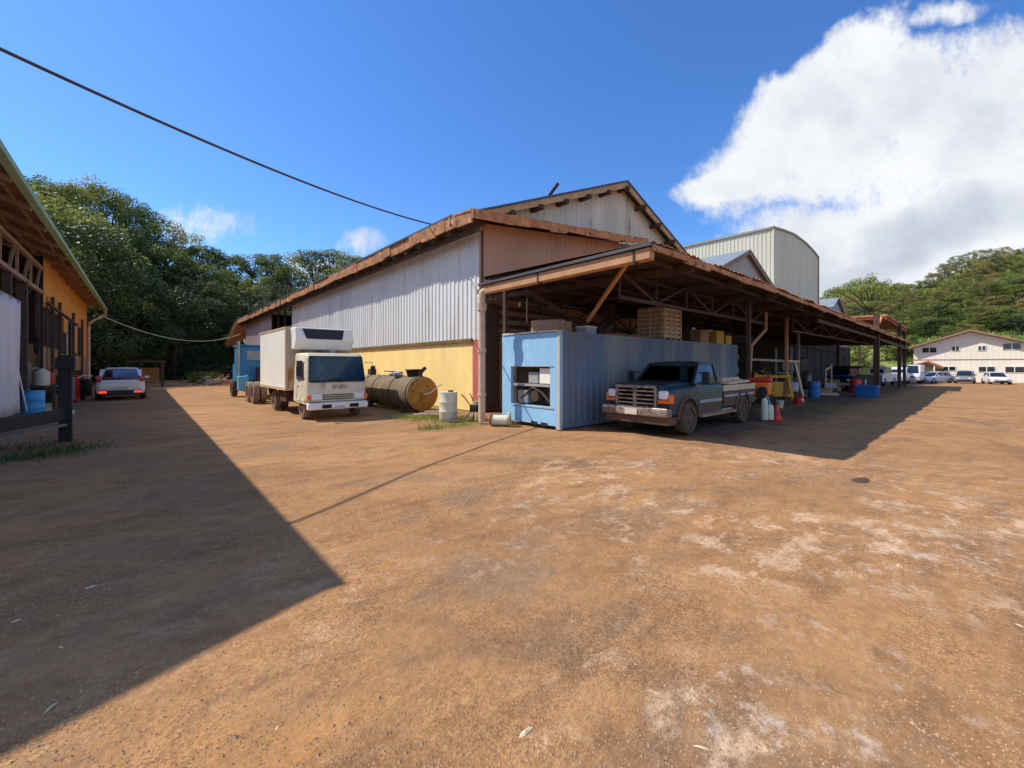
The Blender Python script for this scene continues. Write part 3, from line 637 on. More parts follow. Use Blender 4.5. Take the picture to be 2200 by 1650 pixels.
# front frame with recessed machinery
fr = MB(); x0, x1 = CX0, CX0+.12
fr.box(x0, x1, CY0-.03, CY0+.12, 0.02, CH); fr.box(x0, x1, CY1-.3, CY1, 0.02, CH)
fr.box(x0, x1, CY0+.12, CY1-.3, 1.78, CH-.02); fr.box(x0, x1, CY0+.12, CY1-.3, .1, .62)
fr.box(x0, x1, CY0+.12, CY0+.34, .62, 1.78); fr.box(x0, x1, CY1-.42, CY1-.3, .62, 1.78)
BK(fr, 'front_frame', m_bluel)
BK(MB().box(x0-.02, x0+.02, CY0-.04, CY0+.04, 0.02, CH), 'corner_post', m_cream)
BK(MB().box(x0+.36, x0+.44, CY0+.1, CY1-.1, .15, CH-.1), 'bulkhead', m_woodd)
BK(MB().box(x0+.05, x0+.38, CY0+.34, CY1-.42, 1.18, 1.25), 'shelf', m_gbox)
BK(MB().box(x0+.10, x0+.36, CY0+.42, CY0+.86, 1.27, 1.72), 'control_box', m_white, bevel=.01)
BK(MB().box(x0+.12, x0+.36, CY0+.95, CY0+1.35, 1.27, 1.6), 'control_box', m_gbox, bevel=.01)['label'] = 'grey motor housing in the machinery recess'
mb = MB(); mb.cyl((x0+.04, CY0+1.0, .9), (x0+.34, CY0+1.0, .9), .16, 14); mb.tube([(x0+.05, CY0+.4, .75), (x0+.05, CY0+.7, 1.0), (x0+.05, CY0+1.1, 1.15), (x0+.05, CY0+1.6, .8)], .035, 8)
BK(mb, 'fan_motor', m_drust)
mb = MB(); mb.box(x0+.04, x0+.3, CY0+1.3, CY0+1.75, .66, 1.05); BK(mb, 'compressor', m_bluec, bevel=.02)
BK(MB().box(x0-.015, x0+.01, CY0+.2, CY1-.5, .56, .60), 'panel_edge', m_gbox); BK(MB().box(x0-.015, x0+.01, CY0+.2, CY1-.5, 1.76, 1.79), 'panel_edge', m_gbox)
for y in (CY0+.45, CY0+.85): BK(MB().box(x0-.02, x0+.005, y, y+.25, .06, .16), 'forklift_pocket', m_black)
mb = MB()
for k in range(6):
    a = CY0+.05+k*.4; mb.box(CX0-.03, CX0+.25, a, a+.36, CH, CH+.035+.02*random.random())
BK(mb, 'roof_lip', m_dwhite)

def onbox(name, label, cat, x, y, z, group=None): return thing(name, label, cat, (x, y, z), 0, group)
t = onbox('carton_stack', 'low brown stack of bundled cartons at the left end of the container roof', 'cartons', 9.6, 9.1, CH)
for i in range(3):
    for j in range(2):
        MB().box(-.45+i*.32, -.15+i*.32, -.45+j*.45, -.02+j*.45, .1, .42+.03*((i+j) % 2)).build('carton', m_cart, t, bevel=.01)
MB().box(-.5, .56, -.5, .48, 0, .09).build('pallet', m_crate, t)
t = onbox('metal_case', 'small grey metal case on the container roof beside the cartons', 'case', 10.35, 8.3, CH)
MB().box(-.25, .25, -.2, .2, 0, .22).build('body', m_gbox, t, bevel=.02); MB().box(-.26, .26, -.21, .21, .22, .25).build('lid', m_white, t)
t = onbox('scrap_pile', 'tangle of old pipes and brackets on the container roof', 'scrap', 11.5, 8.5, CH)
mb = MB()
for i in range(14):
    a = random.uniform(0, 6.28); L_ = random.uniform(.3, .8); mb.beam((random.uniform(-.5, .5), random.uniform(-.3, .3), .05+random.random()*.15), (math.cos(a)*L_*.6, math.sin(a)*L_*.4, .1+random.random()*.35), .04, .05)
mb.build('pipe_tangle', m_woodd, t)
tag(MB().box(10.9, 12.9, 7.95, 8.2, CH, CH+.07).build('red_plank', M('red_board', (.30, .06, .04), .8)), 'flat red board along the edge of the container roof', 'board')
t = onbox('slatted_crate', 'tall pale slatted crate stack standing on the container roof', 'crate', 15.5, 8.75, CH)
MB().box(-.6, .6, -.5, .5, .1, 1.22).build('load', m_cart, t)
mb = MB()
for k in range(7):
    z = .12+k*.17; mb.box(-.66, .66, -.56, -.53, z, z+.10); mb.box(-.66, -.63, -.53, .55, z, z+.10); mb.box(.63, .66, -.53, .55, z, z+.1)
mb.build('slats', m_crate, t)
mb = MB()
for a in (-.66, -.2, .2, .62): mb.box(a, a+.05, -.59, -.56, 0, 1.3)
for a in (-.5, 0, .5): mb.box(-.69, -.66, a, a+.05, 0, 1.3)
mb.build('uprights', m_crate, t); MB().box(-.66, .66, -.55, .55, 0, .1).build('base', m_woodd, t); MB().box(-.68, .68, -.57, .57, 1.26, 1.30).build('lid', m_cart, t)
def ybox(label, x, y, sx, sy, sz, mat, z=CH):
    t = onbox('storage_box', label, 'box', x, y, z, 'boxes on the container roof')
    MB().box(-sx/2, sx/2, -sy/2, sy/2, 0, sz).build('body', mat, t, bevel=.015); MB().box(-sx/2-.015, sx/2+.015, -sy/2-.015, sy/2+.015, sz, sz+.04).build('lid', mat, t)
    return t
ybox('dark brown box next to the slatted crate on the container roof', 17.2, 8.5, .5, .6, .5, m_woodd)
ybox('brown-yellow box between the dark box and the bright yellow box', 18.1, 8.4, .75, .6, .52, m_ply)
ybox('bright yellow upright box near the right end of the container roof', 19.55, 8.35, .75, .6, .55, m_ybox)
ybox('low amber box at the right end of the container roof', 20.4, 8.3, .6, .55, .38, m_ybox)

# ------------------------------------------------------------------ vehicles
def wheel(parent, x, y, r, w_, tyre=m_black, rim=m_gbox, out=1, deep=.04):
    """axle along local x; out = side the face looks to"""
    n = 22; prof = [(r*.62, -w_/2), (r*.93, -w_/2), (r, -w_*.36), (r, w_*.36), (r*.93, w_/2), (r*.62, w_/2)]
    mb = MB(); vs = [(x+q, y+rr*math.cos(2*math.pi*k/n), r+rr*math.sin(2*math.pi*k/n)) for rr, q in prof for k in range(n)]
    mb.add(vs, [(i*n+k, i*n+(k+1) % n, ((i+1) % 6)*n+(k+1) % n, ((i+1) % 6)*n+k) for i in range(6) for k in range(n)])
    t = mb.build('wheel', tyre, parent, smooth=True)
    c = x+out*(w_/2-deep); mb = MB(); mb.cyl((x-out*w_*.3, y, r), (c, y, r), r*.63, 18); mb.cyl((c, y, r), (c+out*.03, y, r), r*.22, 10)
    for k in range(5):
        a = k*2*math.pi/5; mb.cyl((c-.005*out, y+math.cos(a)*r*.42, r+math.sin(a)*r*.42), (c+.012*out, y+math.cos(a)*r*.42, r+math.sin(a)*r*.42), r*.08, 8)
    mb.build('rim', rim, t, smooth=True); return t

def sec(y, hw, pts):
    """closed section at station y from half profile [(fx, z)...], bottom to top"""
    return [(hw*a, y, z) for a, z in pts]+[(-hw*a, y, z) for a, z in reversed(pts)]

def car(name, label, loc, rz, paint, kind='sedan', group=None, lights_on_rear=False):
    t = thing(name, label, 'car', loc, rz, group)
    L2, hw, H_ = (2.25, .89, 1.45) if kind == 'sedan' else (2.15, .90, 1.62)
    belt = .93 if kind == 'sedan' else 1.02
    P = lambda zb, zs, zt: [(.80, zb), (.97, zb+.08), (1., (zb+zs)/2), (.97, zs), (.80, zt)]
    st = [(-L2, .72, .40, .58, .62), (-L2+.12, .93, .26, .66, .70), (-L2+.6, 1, .2, .74, .82), (-.95, 1, .2, .86, belt-.03), (-.2, 1, .2, .9, belt), (.9, 1, .2, .9, belt),
          (L2-.6, 1, .2, .92, belt+.02), (L2-.12, .95, .28, .88, belt-.02), (L2, .82, .40, .80, belt-.10)]
    mb = MB(); mb.loft([sec(y, hw*k, P(zb, zs, zt)) for y, k, zb, zs, zt in st]); body = mb.build('body', paint, t, smooth=True)
    Q = lambda z0, z1: [(.84, z0), (.82, z0+.03), (.70, z1-.05), (.60, z1)]
    if kind == 'sedan': gs = [(-.95, belt-.02, belt+.02), (-.25, belt, H_-.05), (.1, belt, H_), (.9, belt, H_-.03), (1.65, belt, belt+.08)]
    else: gs = [(-1.0, belt-.02, belt+.03), (-.25, belt, H_-.08), (.2, belt, H_), (1.3, belt, H_-.06), (1.95, belt-.02, belt+.12)]
    mb = MB(); mb.loft([sec(y, hw, Q(z0, max(z1, z0+.06))) for y, z0, z1 in gs]); mb.build('windows', m_glass, t, smooth=True)
    rs = gs[1:4]; mb = MB(); mb.loft([[(hw*.68, y, z1-.035), (hw*.60, y, z1+.015), (0, y, z1+.03), (-hw*.60, y, z1+.015), (-hw*.68, y, z1-.035)] for y, z0, z1 in rs]); mb.build('roof', paint, t, smooth=True)
    mb = MB()
    for s_ in (-1, 1):
        mb = MB()
        for a, b in ((0, 1), (3, 4)):
            mb.beam((s_*hw*.80, gs[a][0], gs[a][2]-.02), (s_*hw*.66, gs[b][0], gs[b][2]-.03) if a == 0 else (s_*hw*.82, gs[b][0], gs[b][1]+.05), .05, .05)
            if a == 3: mb.beam((s_*hw*.68, gs[a][0], gs[a][2]-.03), (s_*hw*.81, gs[b][0]-.05, belt+.05), .10, .06)
        mb.beam((s_*hw*.83, .35, belt), (s_*hw*.68, .35, H_-.07), .05, .06); mb.build('pillars', paint, t)
    for s_ in (-1, 1):
        for y in (-1.38, 1.35): wheel(t, s_*(hw-.1), y, .33, .22, out=s_)
        MB().box(s_*hw*.55-.17, s_*hw*.55+.17, -L2-.02, -L2+.25, .60, .72).build('headlight', m_clear, t, bevel=.02)
        if kind == 'sedan': MB().box(s_*hw*.68-.17, s_*hw*.68+.17, L2-.15, L2+.015, .70, .84).build('tail_light', m_redlens, t, bevel=.02)
        else: MB().prism([(L2-.35, .98), (L2-.05, .93), (L2+.01, 1.02), (L2-.28, 1.22)], 'x', s_*hw*.84-.09, s_*hw*.84+.09).build('tail_light', m_redlens, t, bevel=.02)
        MB().cbox((s_*(hw+.07), -.75, belt+.07), (.16, .09, .12)).build('mirror', paint, t, bevel=.02)
    MB().box(-.55, .55, -L2-.03, -L2+.1, .32, .46).build('grille', m_dark, t)
    MB().box(-hw*.86, hw*.86, L2-.25, L2+.03, .26, .50).build('bumper', m_dark, t, bevel=.03); MB().box(-hw*.8, hw*.8, -L2-.01, -L2+.2, .22, .31).build('bumper', m_dark, t, bevel=.03)
    MB().box(-.24, .24, L2+.0, L2+.035, .56, .68).build('licence_plate', m_plate, t)
    if lights_on_rear:
        em = bpy.data.materials.new('lit_red_lamp'); em.use_nodes = True; p = em.node_tree.nodes['Principled BSDF']
        p.inputs['Base Color'].default_value = (.6, .02, .01, 1); p.inputs['Emission Color'].default_value = (1, .06, .03, 1); p.inputs['Emission Strength'].default_value = 1.2
        for s_ in (-1, 1): MB().box(s_*.62-.14, s_*.62+.14, L2+.02, L2+.05, .36, .46).build('fog_light', em, t, bevel=.01)
    return t

hx, hy = (g(205, 860)[0]+g(318, 860)[0])/2-.05, 32.2
hb = car('hatchback_car', 'white hatchback with lit red rear fog lights parked in the shade', (hx, hy, 0), math.pi, m_carw, 'hatch', None, True)
hb.scale = (1.08, 1.08, 1.03)

# box truck -----------------------------------------------------------
t = thing('box_truck', 'white refrigerated box truck with dirty cream cab parked by the yellow wall', 'truck', (4.98, 14.6, 0))
# local: front at y = 0, going back +y
cabp = [(.02, .50), (.0, .95), (.02, 1.30), (.18, 2.10), (.32, 2.22), (1.55, 2.24), (1.6, 2.1), (1.6, .55)]
mb = MB(); mb.loft([[(x*(1 if z < 1.4 else 1-.05*(z-1.4)/.7), y+((.16, .05, .015, 0)[int(q)] if y < .5 else 0), z-((.05, .015, 0, 0)[int(q)] if z > 2 else 0)) for y, z in cabp] for x, q in ((-1.0, 0), (-.95, 1), (-.8, 2), (-.4, 3), (.4, 3), (.8, 2), (.95, 1), (1.0, 0))]); cab = mb.build('cab', m_dirtyw, t, smooth=True, bevel=.02)
mb = MB(); mb.box(-.97, .97, -.004, .03, .585, .60); mb.box(-.9, .9, -.01, .03, 1.235, 1.255); mb.build('panel_seam', m_dark, cab)
mb = MB()
def wsp(z): return .02+(.18-.02)*(z-1.30)/(2.10-1.30)-.022
mb.add([(-.90, wsp(1.30), 1.30), (.90, wsp(1.30), 1.30), (.85, wsp(2.08), 2.08), (-.85, wsp(2.08), 2.08)], [(0, 1, 2, 3)])
mb.build('windscreen', m_glassb, cab)
mb = MB(); mb.add([(-.935, wsp(1.28)+.008, 1.265), (.935, wsp(1.28)+.008, 1.265), (.88, wsp(2.1)+.008, 2.115), (-.88, wsp(2.1)+.008, 2.115)], [(0, 1, 2, 3)]); mb.build('windscreen_seal', m_black, cab)
for s_ in (-1, 1):
    mb = MB(); mb.prism([(.32, 1.32), (1.15, 1.32), (1.15, 1.96), (.5, 1.96)], 'x', s_*1.0, s_*1.012); mb.build('side_window', m_glass, cab)
    mb = MB(); mb.prism([(.16, .62), (1.25, .62), (1.25, 2.05), (1.22, 2.05), (1.22, .65), (.16, .65)], 'x', s_*1.0, s_*1.014); mb.box(s_*1.0-.01*s_, s_*1.03, 1.05, 1.18, 1.1, 1.14); mb.build('door', m_dirtyw, cab)
    MB().box(s_*.70-.17, s_*.70+.17, -.04, .06, .66, .86).build('headlight', m_clear, t, bevel=.02)
    MB().box(s_*.93-.06, s_*.93+.06, -.045, .06, .66, .82).build('indicator', m_amber, t, bevel=.01)
    mb = MB(); mb.tube([(s_*1.0, .22, 1.9), (s_*1.2, .05, 1.9), (s_*1.22, .02, 1.5), (s_*1.02, .15, 1.35)], .014, 6); mb.build('mirror_arm', m_dark, t)
    MB().cbox((s_*1.22, .02, 1.62), (.17, .05, .33)).build('mirror', m_dark, t, bevel=.02)
mb = MB(); mb.box(-.50, .50, -.012, .02, .66, .69); mb.box(-.50, .50, -.012, .02, .73, .76); mb.box(-.50, .50, -.012, .02, .80, .83); mb.build('grille', m_dark, cab)
MB().box(-.98, .98, -.10, .12, .34, .56).build('bumper', m_white, t, bevel=.03)
for a in (-.55, .35): MB().box(a, a+.3, -.115, -.09, .38, .50).build('bumper_opening', m_black, t)
MB().box(-.16, .16, -.13, -.115, .33, .45).build('licence_plate', m_plate, t)
mb = MB(); mb.beam((-.85, -.01, 1.24), (.1, -.035, 1.36), .012, .02); mb.beam((-.1, -.01, 1.24), (.75, -.035, 1.36), .012, .02); mb.build('wiper', m_black, cab)
cu = bpy.data.curves.new('badge', 'FONT'); cu.body = 'ISUZU'; cu.size = .17; cu.extrude = .004; cu.align_x = 'CENTER'; cu.space_character = 1.1
bo = bpy.data.objects.new('badge', cu); C.objects.link(bo); bo.parent = cab; bo.location = (.05, -.012, 1.03); bo.rotation_euler = (R(90), 0, 0); cu.materials.append(M('red_badge', (.25, .04, .03), .6))
bpy.context.view_layer.update(); bm_ = bpy.data.meshes.new_from_object(bo.evaluated_get(bpy.context.evaluated_depsgraph_get())); bpy.data.objects.remove(bo); bo = bpy.data.objects.new('badge', bm_); C.objects.link(bo); bo.parent = cab; bo.location = (.05, -.012, 1.03); bo.rotation_euler = (R(90), 0, 0)
# cargo box
bx = MB().box(-1.14, 1.14, 2.05, 6.4, .95, 3.17).build('cargo_box', m_white, t, bevel=.025)
mb = MB(); mb.box(-1.16, -1.08, 2.03, 2.11, .93, 3.19); mb.box(1.08, 1.16, 2.03, 2.11, .93, 3.19); mb.box(-1.16, 1.16, 2.02, 6.42, 3.13, 3.19); mb.box(-1.165, 1.165, 2.02, 6.42, .90, 1.0); mb.build('box_frame', m_cream, bx)
mb = MB(); mb.prism([(1.25, 2.72), (1.38, 3.14), (2.05, 3.16), (2.05, 2.36), (1.42, 2.36)], 'x', -1.0, 1.0); ru = mb.build('cooling_unit', m_white, t, bevel=.04)
mb = MB(); mb.add([(-.66, 1.222, 2.74), (.56, 1.222, 2.74), (.66, 1.338, 3.10), (-.78, 1.338, 3.10)], [(0, 1, 2, 3)]); mb.build('cooling_grille', m_dark, ru)
mb = MB(); mb.box(-1.08, 1.08, 2.0, 2.045, 1.0, 3.1); mb.build('bulkhead', M('rust_stained_bulkhead', (.60, .50, .36), .7, 0, .15, 2, (((.36, .19, .09), .50, 2.5, .12),), .1, 12, .3), bx)
mb = MB(); mb.box(-.45, -.35, .3, 6.3, .55, .72); mb.box(.35, .45, .3, 6.3, .55, .72)
for y in (2.3, 3.5, 4.8, 6.0): mb.box(-.45, .45, y, y+.08, .58, .70)
mb.box(-1.0, -.5, 2.6, 3.5, .45, .9); mb.build('chassis', m_drust, t)
MB().cyl((.2, 1.2, 2.22), (.2, 1.2, 2.36), .1, 12).build('roof_lamp', m_gbox, cab)
for s_ in (-1, 1):
    wheel(t, s_*.84, .78, .37, .22, m_mudlight, m_mud, s_)
    wheel(t, s_*.86, 4.7, .39, .24, m_mudlight, m_mud, s_); wheel(t, s_*.60, 4.7, .39, .22, m_mudtyre, m_mud, s_)

# blue tractor --------------------------------------------------------
t = thing('tractor_truck', 'bright blue road tractor with bare rear axles behind the white box truck', 'truck', (5.0, 22.7, 0))
mb = MB(); mb.box(-.45, -.3, 0, 7, .7, .92); mb.box(.3, .45, 0, 7, .7, .92)
for y in (.0, 1.2, 2.4): mb.box(-.45, .45, y, y+.1, .72, .9)
mb.build('chassis', m_drust, t)
cb_ = MB().box(-1.05, 1.15, 4.1, 6.0, .95, 2.85).build('cab', m_cab, t, bevel=.06)
mb = MB(); mb.box(-.75, .85, 4.06, 4.11, 2.1, 2.6); mb.build('rear_window', m_gbox, cb_)
MB().box(-1.1, 1.2, 4.0, 6.1, 2.85, 2.93).build('cab_roof', m_cab, cb_)
MB().box(-.95, .95, 6.0, 7.4, .8, 1.9).build('bonnet', m_cab, t, bevel=.1)
MB().cyl((-1.15, 3.95, .8), (-1.15, 3.95, 3.1), .07, 10).build('exhaust_stack', m_chrome, t)
MB().box(-.3, .3, 3.7, 4.05, .95, 1.7).build('equipment_box', m_drust, t); MB().cyl((.6, 3.8, 1.0), (.6, 3.8, 1.75), .12, 10).build('red_cylinder', m_red, t)
for y in (.35, 1.6):
    for s_ in (-1, 1):
        wheel(t, s_*1.0, y, .50, .26, m_mudlight, m_mud, s_); wheel(t, s_*.70, y, .50, .26, m_mudlight, m_mud, s_)
for s_ in (-1, 1): wheel(t, s_*1.0, 6.5, .5, .28, m_mudtyre, m_mud, s_)
mb = MB(); mb.prism([(-1.15+0, .45), (-1.15, 1.15), (-1.0, 1.3), (-.9, 1.3), (-.9, .45)], 'y', 2.6, 2.75); mb.box(-1.35, -1.0, 2.55, 3.0, .5, 1.25); mb.build('mudguard', m_ltblue, t, bevel=.05)

# pickup --------------------------------------------------------------
# local: front at y = 0 facing -y, back +y; +x is its left when seen from the front... placed with rz so that front looks to -X
t = thing('pickup_truck', 'mud-caked dark blue pickup with chrome grille and amber side lights', 'pickup truck', (9.72, 6.18, 0), -math.pi/2)
# after rz=-90: local -y -> world -x ; local +x -> world -y (towards the camera)
HW = .97
prof = lambda z0, z1, k=1: [(.90, z0), (1*k, z0+.06), (1*k, z1-.14), (.94, z1-.03), (.80, z1)]
hp = lambda z0, z1: [(.90, z0), (1, z0+.06), (1.0, z1-.26), (.985, z1-.17), (.93, z1-.12), (.84, z1-.11), (.76, z1-.03), (.40, z1), (.12, z1-.02)]
mb = MB(); mb.loft([sec(.08, HW*.90, hp(.52, 1.24)), sec(.12, HW*.95, hp(.50, 1.31)), sec(.3, HW*.99, hp(.50, 1.35)), sec(.9, HW, hp(.5, 1.37)), sec(1.5, HW, hp(.5, 1.38))])
hood = mb.build('hood', m_navy, t, smooth=True)
mb = MB(); mb.loft([sec(1.5, HW, prof(.48, 1.31)), sec(2.2, HW, prof(.48, 1.28)), sec(3.05, HW, prof(.48, 1.28))]); cbod = mb.build('cab_body', m_navy, t, smooth=True)

for s_ in (-1, 1):
    a, b = sorted((s_*(HW-.01), s_*(HW+.012))); mb = MB(); mb.box(a, b, 1.56, 3.02, .50, .74); mb.build('door_mud', m_mud, cbod)
# greenhouse
G = lambda y, z0, z1, a, b: [(a, y, z0), (b, y, z1), (-b, y, z1), (-a, y, z0)]
mb = MB(); mb.loft([G(1.42, 1.28, 1.31, .86, .84), G(2.0, 1.28, 1.85, .86, .72), G(2.85, 1.28, 1.87, .86, .72), G(3.02, 1.28, 1.80, .86, .72)])
gh = mb.build('cab_glass', m_seeglass, t)
for s_ in (-1, 1):
    MB().cbox((s_*.38, 2.35, 1.22), (.52, .5, .2)).build('seat', m_dark, t, bevel=.05); MB().cbox((s_*.38, 2.66, 1.45), (.5, .14, .6)).build('seat_back', m_dark, t, bevel=.05)
mb = MB(); mb.cyl((-.36, 1.95, 1.42), (-.36, 1.98, 1.45), .18, 16); mb.build('steering_wheel', m_black, t); MB().box(-.8, .8, 1.5, 1.85, 1.28, 1.38).build('dashboard', m_dark, t, bevel=.04)
mb = MB(); mb.loft([[(.74, y, z-.05), (.70, y, z+.02), (0, y, z+.05), (-.70, y, z+.02), (-.74, y, z-.05)] for y, z in ((1.93, 1.84), (2.15, 1.88), (2.85, 1.88), (3.04, 1.82))]); mb.build('roof', m_navy, t, smooth=True)
for s_ in (-1, 1):
    mb = MB()
    mb.beam((s_*.87, 1.40, 1.30), (s_*.735, 2.0, 1.85), .07, .05); mb.beam((s_*.87, 3.0, 1.28), (s_*.735, 3.0, 1.82), .05, .14); mb.beam((s_*.875, 1.45, 1.30), (s_*.875, 3.0, 1.30), .04, .05); mb.build('pillars', m_navy, t)
# grille, lights, bumper
mb = MB(); mb.box(-.60, .60, -.02, .14, 1.21, 1.28); mb.box(-.60, .60, -.01, .14, .70, .75); mb.box(-.60, -.54, -.01, .14, .7, 1.28); mb.box(.54, .60, -.01, .14, .7, 1.28)
for k in range(4): mb.box(-.54, .54, -.04, .1, .80+k*.105, .845+k*.105)
mb.box(-.045, .045, -.03, .08, .75, 1.21); mb.build('grille', M('dusty_grille', (.34, .28, .23), .5, .3, .25, 8, (((.14, .09, .06), .52, 7, .1),)), t, bevel=.012)
MB().box(-.56, .56, .08, .16, .73, 1.23).build('grille_backing', m_dark, t)
for s_ in (-1, 1):
    MB().box(s_*.76-.13, s_*.76+.13, .03, .2, .94, 1.16).build('headlight', m_clear, t, bevel=.05)
    mb = MB(); mb.box(s_*.77-.14, s_*.77+.14, .02, .2, .84, .925); mb.box(min(s_*.895, s_*.955), max(s_*.895, s_*.955), .05, .26, .84, 1.06); mb.build('indicator', m_amber, t, bevel=.01)
    MB().box(s_*.76-.2, s_*.76+.2, -.125, -.08, .64, .735).build('bumper_cap', m_chrome, t, bevel=.02)
    mb = MB(); mb.tube([(s_*.92, 1.65, 1.33), (s_*1.12, 1.6, 1.36), (s_*1.14, 1.6, 1.55), (s_*.9, 1.7, 1.6)], .018, 6); mb.build('mirror_arm', m_dark, t)
    MB().cbox((s_*1.14, 1.6, 1.46), (.2, .08, .34)).build('mirror', m_dark, t, bevel=.03)
mb = MB(); mb.box(-.98, .98, -.12, .12, .50, .72); mb.build('bumper', M('mud_splashed_bumper', (.20, .15, .12), .6, 0, .3, 5, (((.09, .05, .03), .52, 7, .1),)), t, bevel=.04)
mb = MB(); mb.box(-.95, .95, -.02, .5, .30, .50); mb.build('lower_apron', m_mud, t, bevel=.03)
MB().box(-.22, .14, -.15, -.12, .53, .68).build('licence_plate', m_plate, t)
# fenders over wheels: arches
for s_ in (-1, 1):
    for yc, r_ in ((.95, .52), (4.55, .54)):
        mb = MB(); pts = [(yc+math.cos(a)*r_, .42+math.sin(a)*r_) for a in [math.pi*k/10 for k in range(11)]]; pts2 = [(yc+math.cos(a)*(r_+.07), .42+math.sin(a)*(r_+.07)) for a in [math.pi*k/10 for k in range(11)]]
        mb.prism(pts+pts2[::-1], 'x', s_*(HW-.08), s_*(HW+.05)); mb.build('wheel_arch', m_mud, t)
        mb = MB(); mb.prism([(yc+math.cos(a)*r_, .42+math.sin(a)*r_) for a in [math.pi*k/10 for k in range(11)]]+[(yc-r_, .3), (yc+r_, .3)], 'x', s_*(HW-.3), s_*(HW+.004)); mb.build('wheel_well', m_black, t)
    wheel(t, s_*(HW-.08), .95, .42, .27, m_mudtyre, m_mud, s_, .03); wheel(t, s_*(HW-.08), 4.55, .42, .27, m_mudtyre, m_mud, s_, .03)
# bed
mb = MB(); mb.box(-HW, HW, 3.12, 5.6, .58, .66)
for s_ in (-1, 1): mb.box(min(s_*HW, s_*(HW-.06)), max(s_*HW, s_*(HW-.06)), 3.12, 5.6, .62, 1.16)
mb.box(-HW, HW, 5.54, 5.6, .62, 1.16); mb.box(-HW, HW, 3.12, 3.18, .62, 1.16)
bed = mb.build('bed', m_mud, t, bevel=.02)
mb = MB(); mb.box(HW-.1, HW+.02, 3.12, 5.6, 1.16, 1.21); mb.box(-HW-.02, -HW+.1, 3.12, 5.6, 1.16, 1.21); mb.box(HW-.02, HW+.012, 3.12, 5.6, 1.04, 1.16); mb.build('bed_rail', m_cream, bed)
mb = MB(); mb.box(HW, HW+.02, 1.6, 3.0, .78, .86); mb.box(HW, HW+.02, 3.2, 5.5, .86, .93); mb.box(-.9, .9, .5, 5.5, .42, .52); mb.build('side_trim', m_gbox, t)
MB().box(HW-.02, HW+.08, 1.6, 3.9, .40, .46).build('running_board', m_ply, t)
MB().box(HW-.05, HW+.0, 5.6, 5.64, .8, 1.05).build('tail_light', m_redlens, t)
t2 = thing('timber_load', 'pale weathered planks lying across the mud-caked pickup bed', 'planks', (13.2, 5.6, 1.22))
for k, (a, b, c_, d) in enumerate(((0, 1.9, -.30, 0), (.25, 2.05, -.02, .03), (.1, 1.7, .26, .0), (.5, 2.1, .1, .09))):
    MB().beam((a, c_, .04+d), (b, c_+.1, .07+d), .22, .06).build('plank', m_crate, t2)

# vans / pickups behind, under the far canopy -------------------------
def van(name, label, loc, rz, paint, group=None, h=1.75):
    t = thing(name, label, 'van' if h > 1.8 else 'pickup truck', loc, rz, group)
    p_ = [(0, .35), (-.02, .9), (.9, 1.12), (1.5, h), (2.9, h), (3.0, 1.1), (5.0, 1.05), (5.0, .35)] if h < 1.8 else [(0, .35), (0, .9), (.5, 1.1), (1.1, h), (4.6, h), (4.7, .35)]
    mb = MB(); mb.loft([[(x, y, .35+(z-.35)*(1 if abs(x) < .9 else .97)) for y, z in p_] for x in (-.93, -.86, .86, .93)]); b_ = mb.build('body', paint, t, bevel=.05)
    s1 = [(1.08, 1.14), (1.5, h-.10), (2.75, h-.10), (2.75, 1.14)] if h < 1.8 else [(.75, 1.15), (1.2, h-.15), (4.2, h-.15), (4.2, 1.15)]
    for s_ in (-1, 1):
        MB().prism(s1, 'x', s_*.93, s_*.945).build('side_window', m_glass, b_)
        MB().box(s_*.7-.14, s_*.7+.14, -.05, .03, .7, .85).build('headlight', m_clear, t, bevel=.02)
        for y in (.85, 3.9): wheel(t, s_*.84, y, .36, .22, out=s_)
    a = ((.93, 1.15), (1.47, h-.06)) if h < 1.8 else ((.53, 1.15), (1.05, h-.1))
    mb = MB(); mb.add([(-.78, a[0][0]-.02, a[0][1]), (.78, a[0][0]-.02, a[0][1]), (.7, a[1][0]-.02, a[1][1]), (-.7, a[1][0]-.02, a[1][1])], [(0, 1, 2, 3)]); mb.build('windscreen', m_glass, b_)
    MB().box(-.9, .9, -.12, .05, .38, .58).build('bumper', m_gbox, t, bevel=.03); MB().box(-.5, .5, -.04, .02, .68, .85).build('grille', m_dark, t)
    return t
gz_ = gz
def at_px(px, py, z=0): x, y = g(px, py, z); return x, y
V = [((48.5, 7.2), 'silver-white pickup behind the boxes, first of the row under the far canopy', 1.7, R(-95)),
     ((54.5, 6.3), 'silver-white pickup second in the row under the far canopy', 1.7, R(-88)),
     ((61.5, 5.9), 'tall white van last in the row beside the cream office', 2.05, R(-90))]
for i, ((x, y), lab, h, rz) in enumerate(V):
    van('parked_pickup' if h < 1.8 else 'parked_van', lab, (x, y, gz(x, y)), rz, m_van, 'silver vehicles under the far canopy' if h < 1.8 else None, h)
# cars at the office
for (x, y), lab, pa, kd, rz in (((77.0, 4.9), 'silver-white car parked nearest the red-brown porch of the office', m_van, 'sedan', R(-120)),
                        ((78.5, 2.25), 'dark grey car parked in front of the office between two pale cars', m_carg, 'hatch', R(-90)),
                        ((78.0, -.35), 'bright white car parked furthest right in front of the office', m_carw, 'sedan', R(-78))):
    car('parked_car', lab, (x, y, gz(x, y)), rz, pa, kd, 'cars parked at the office')
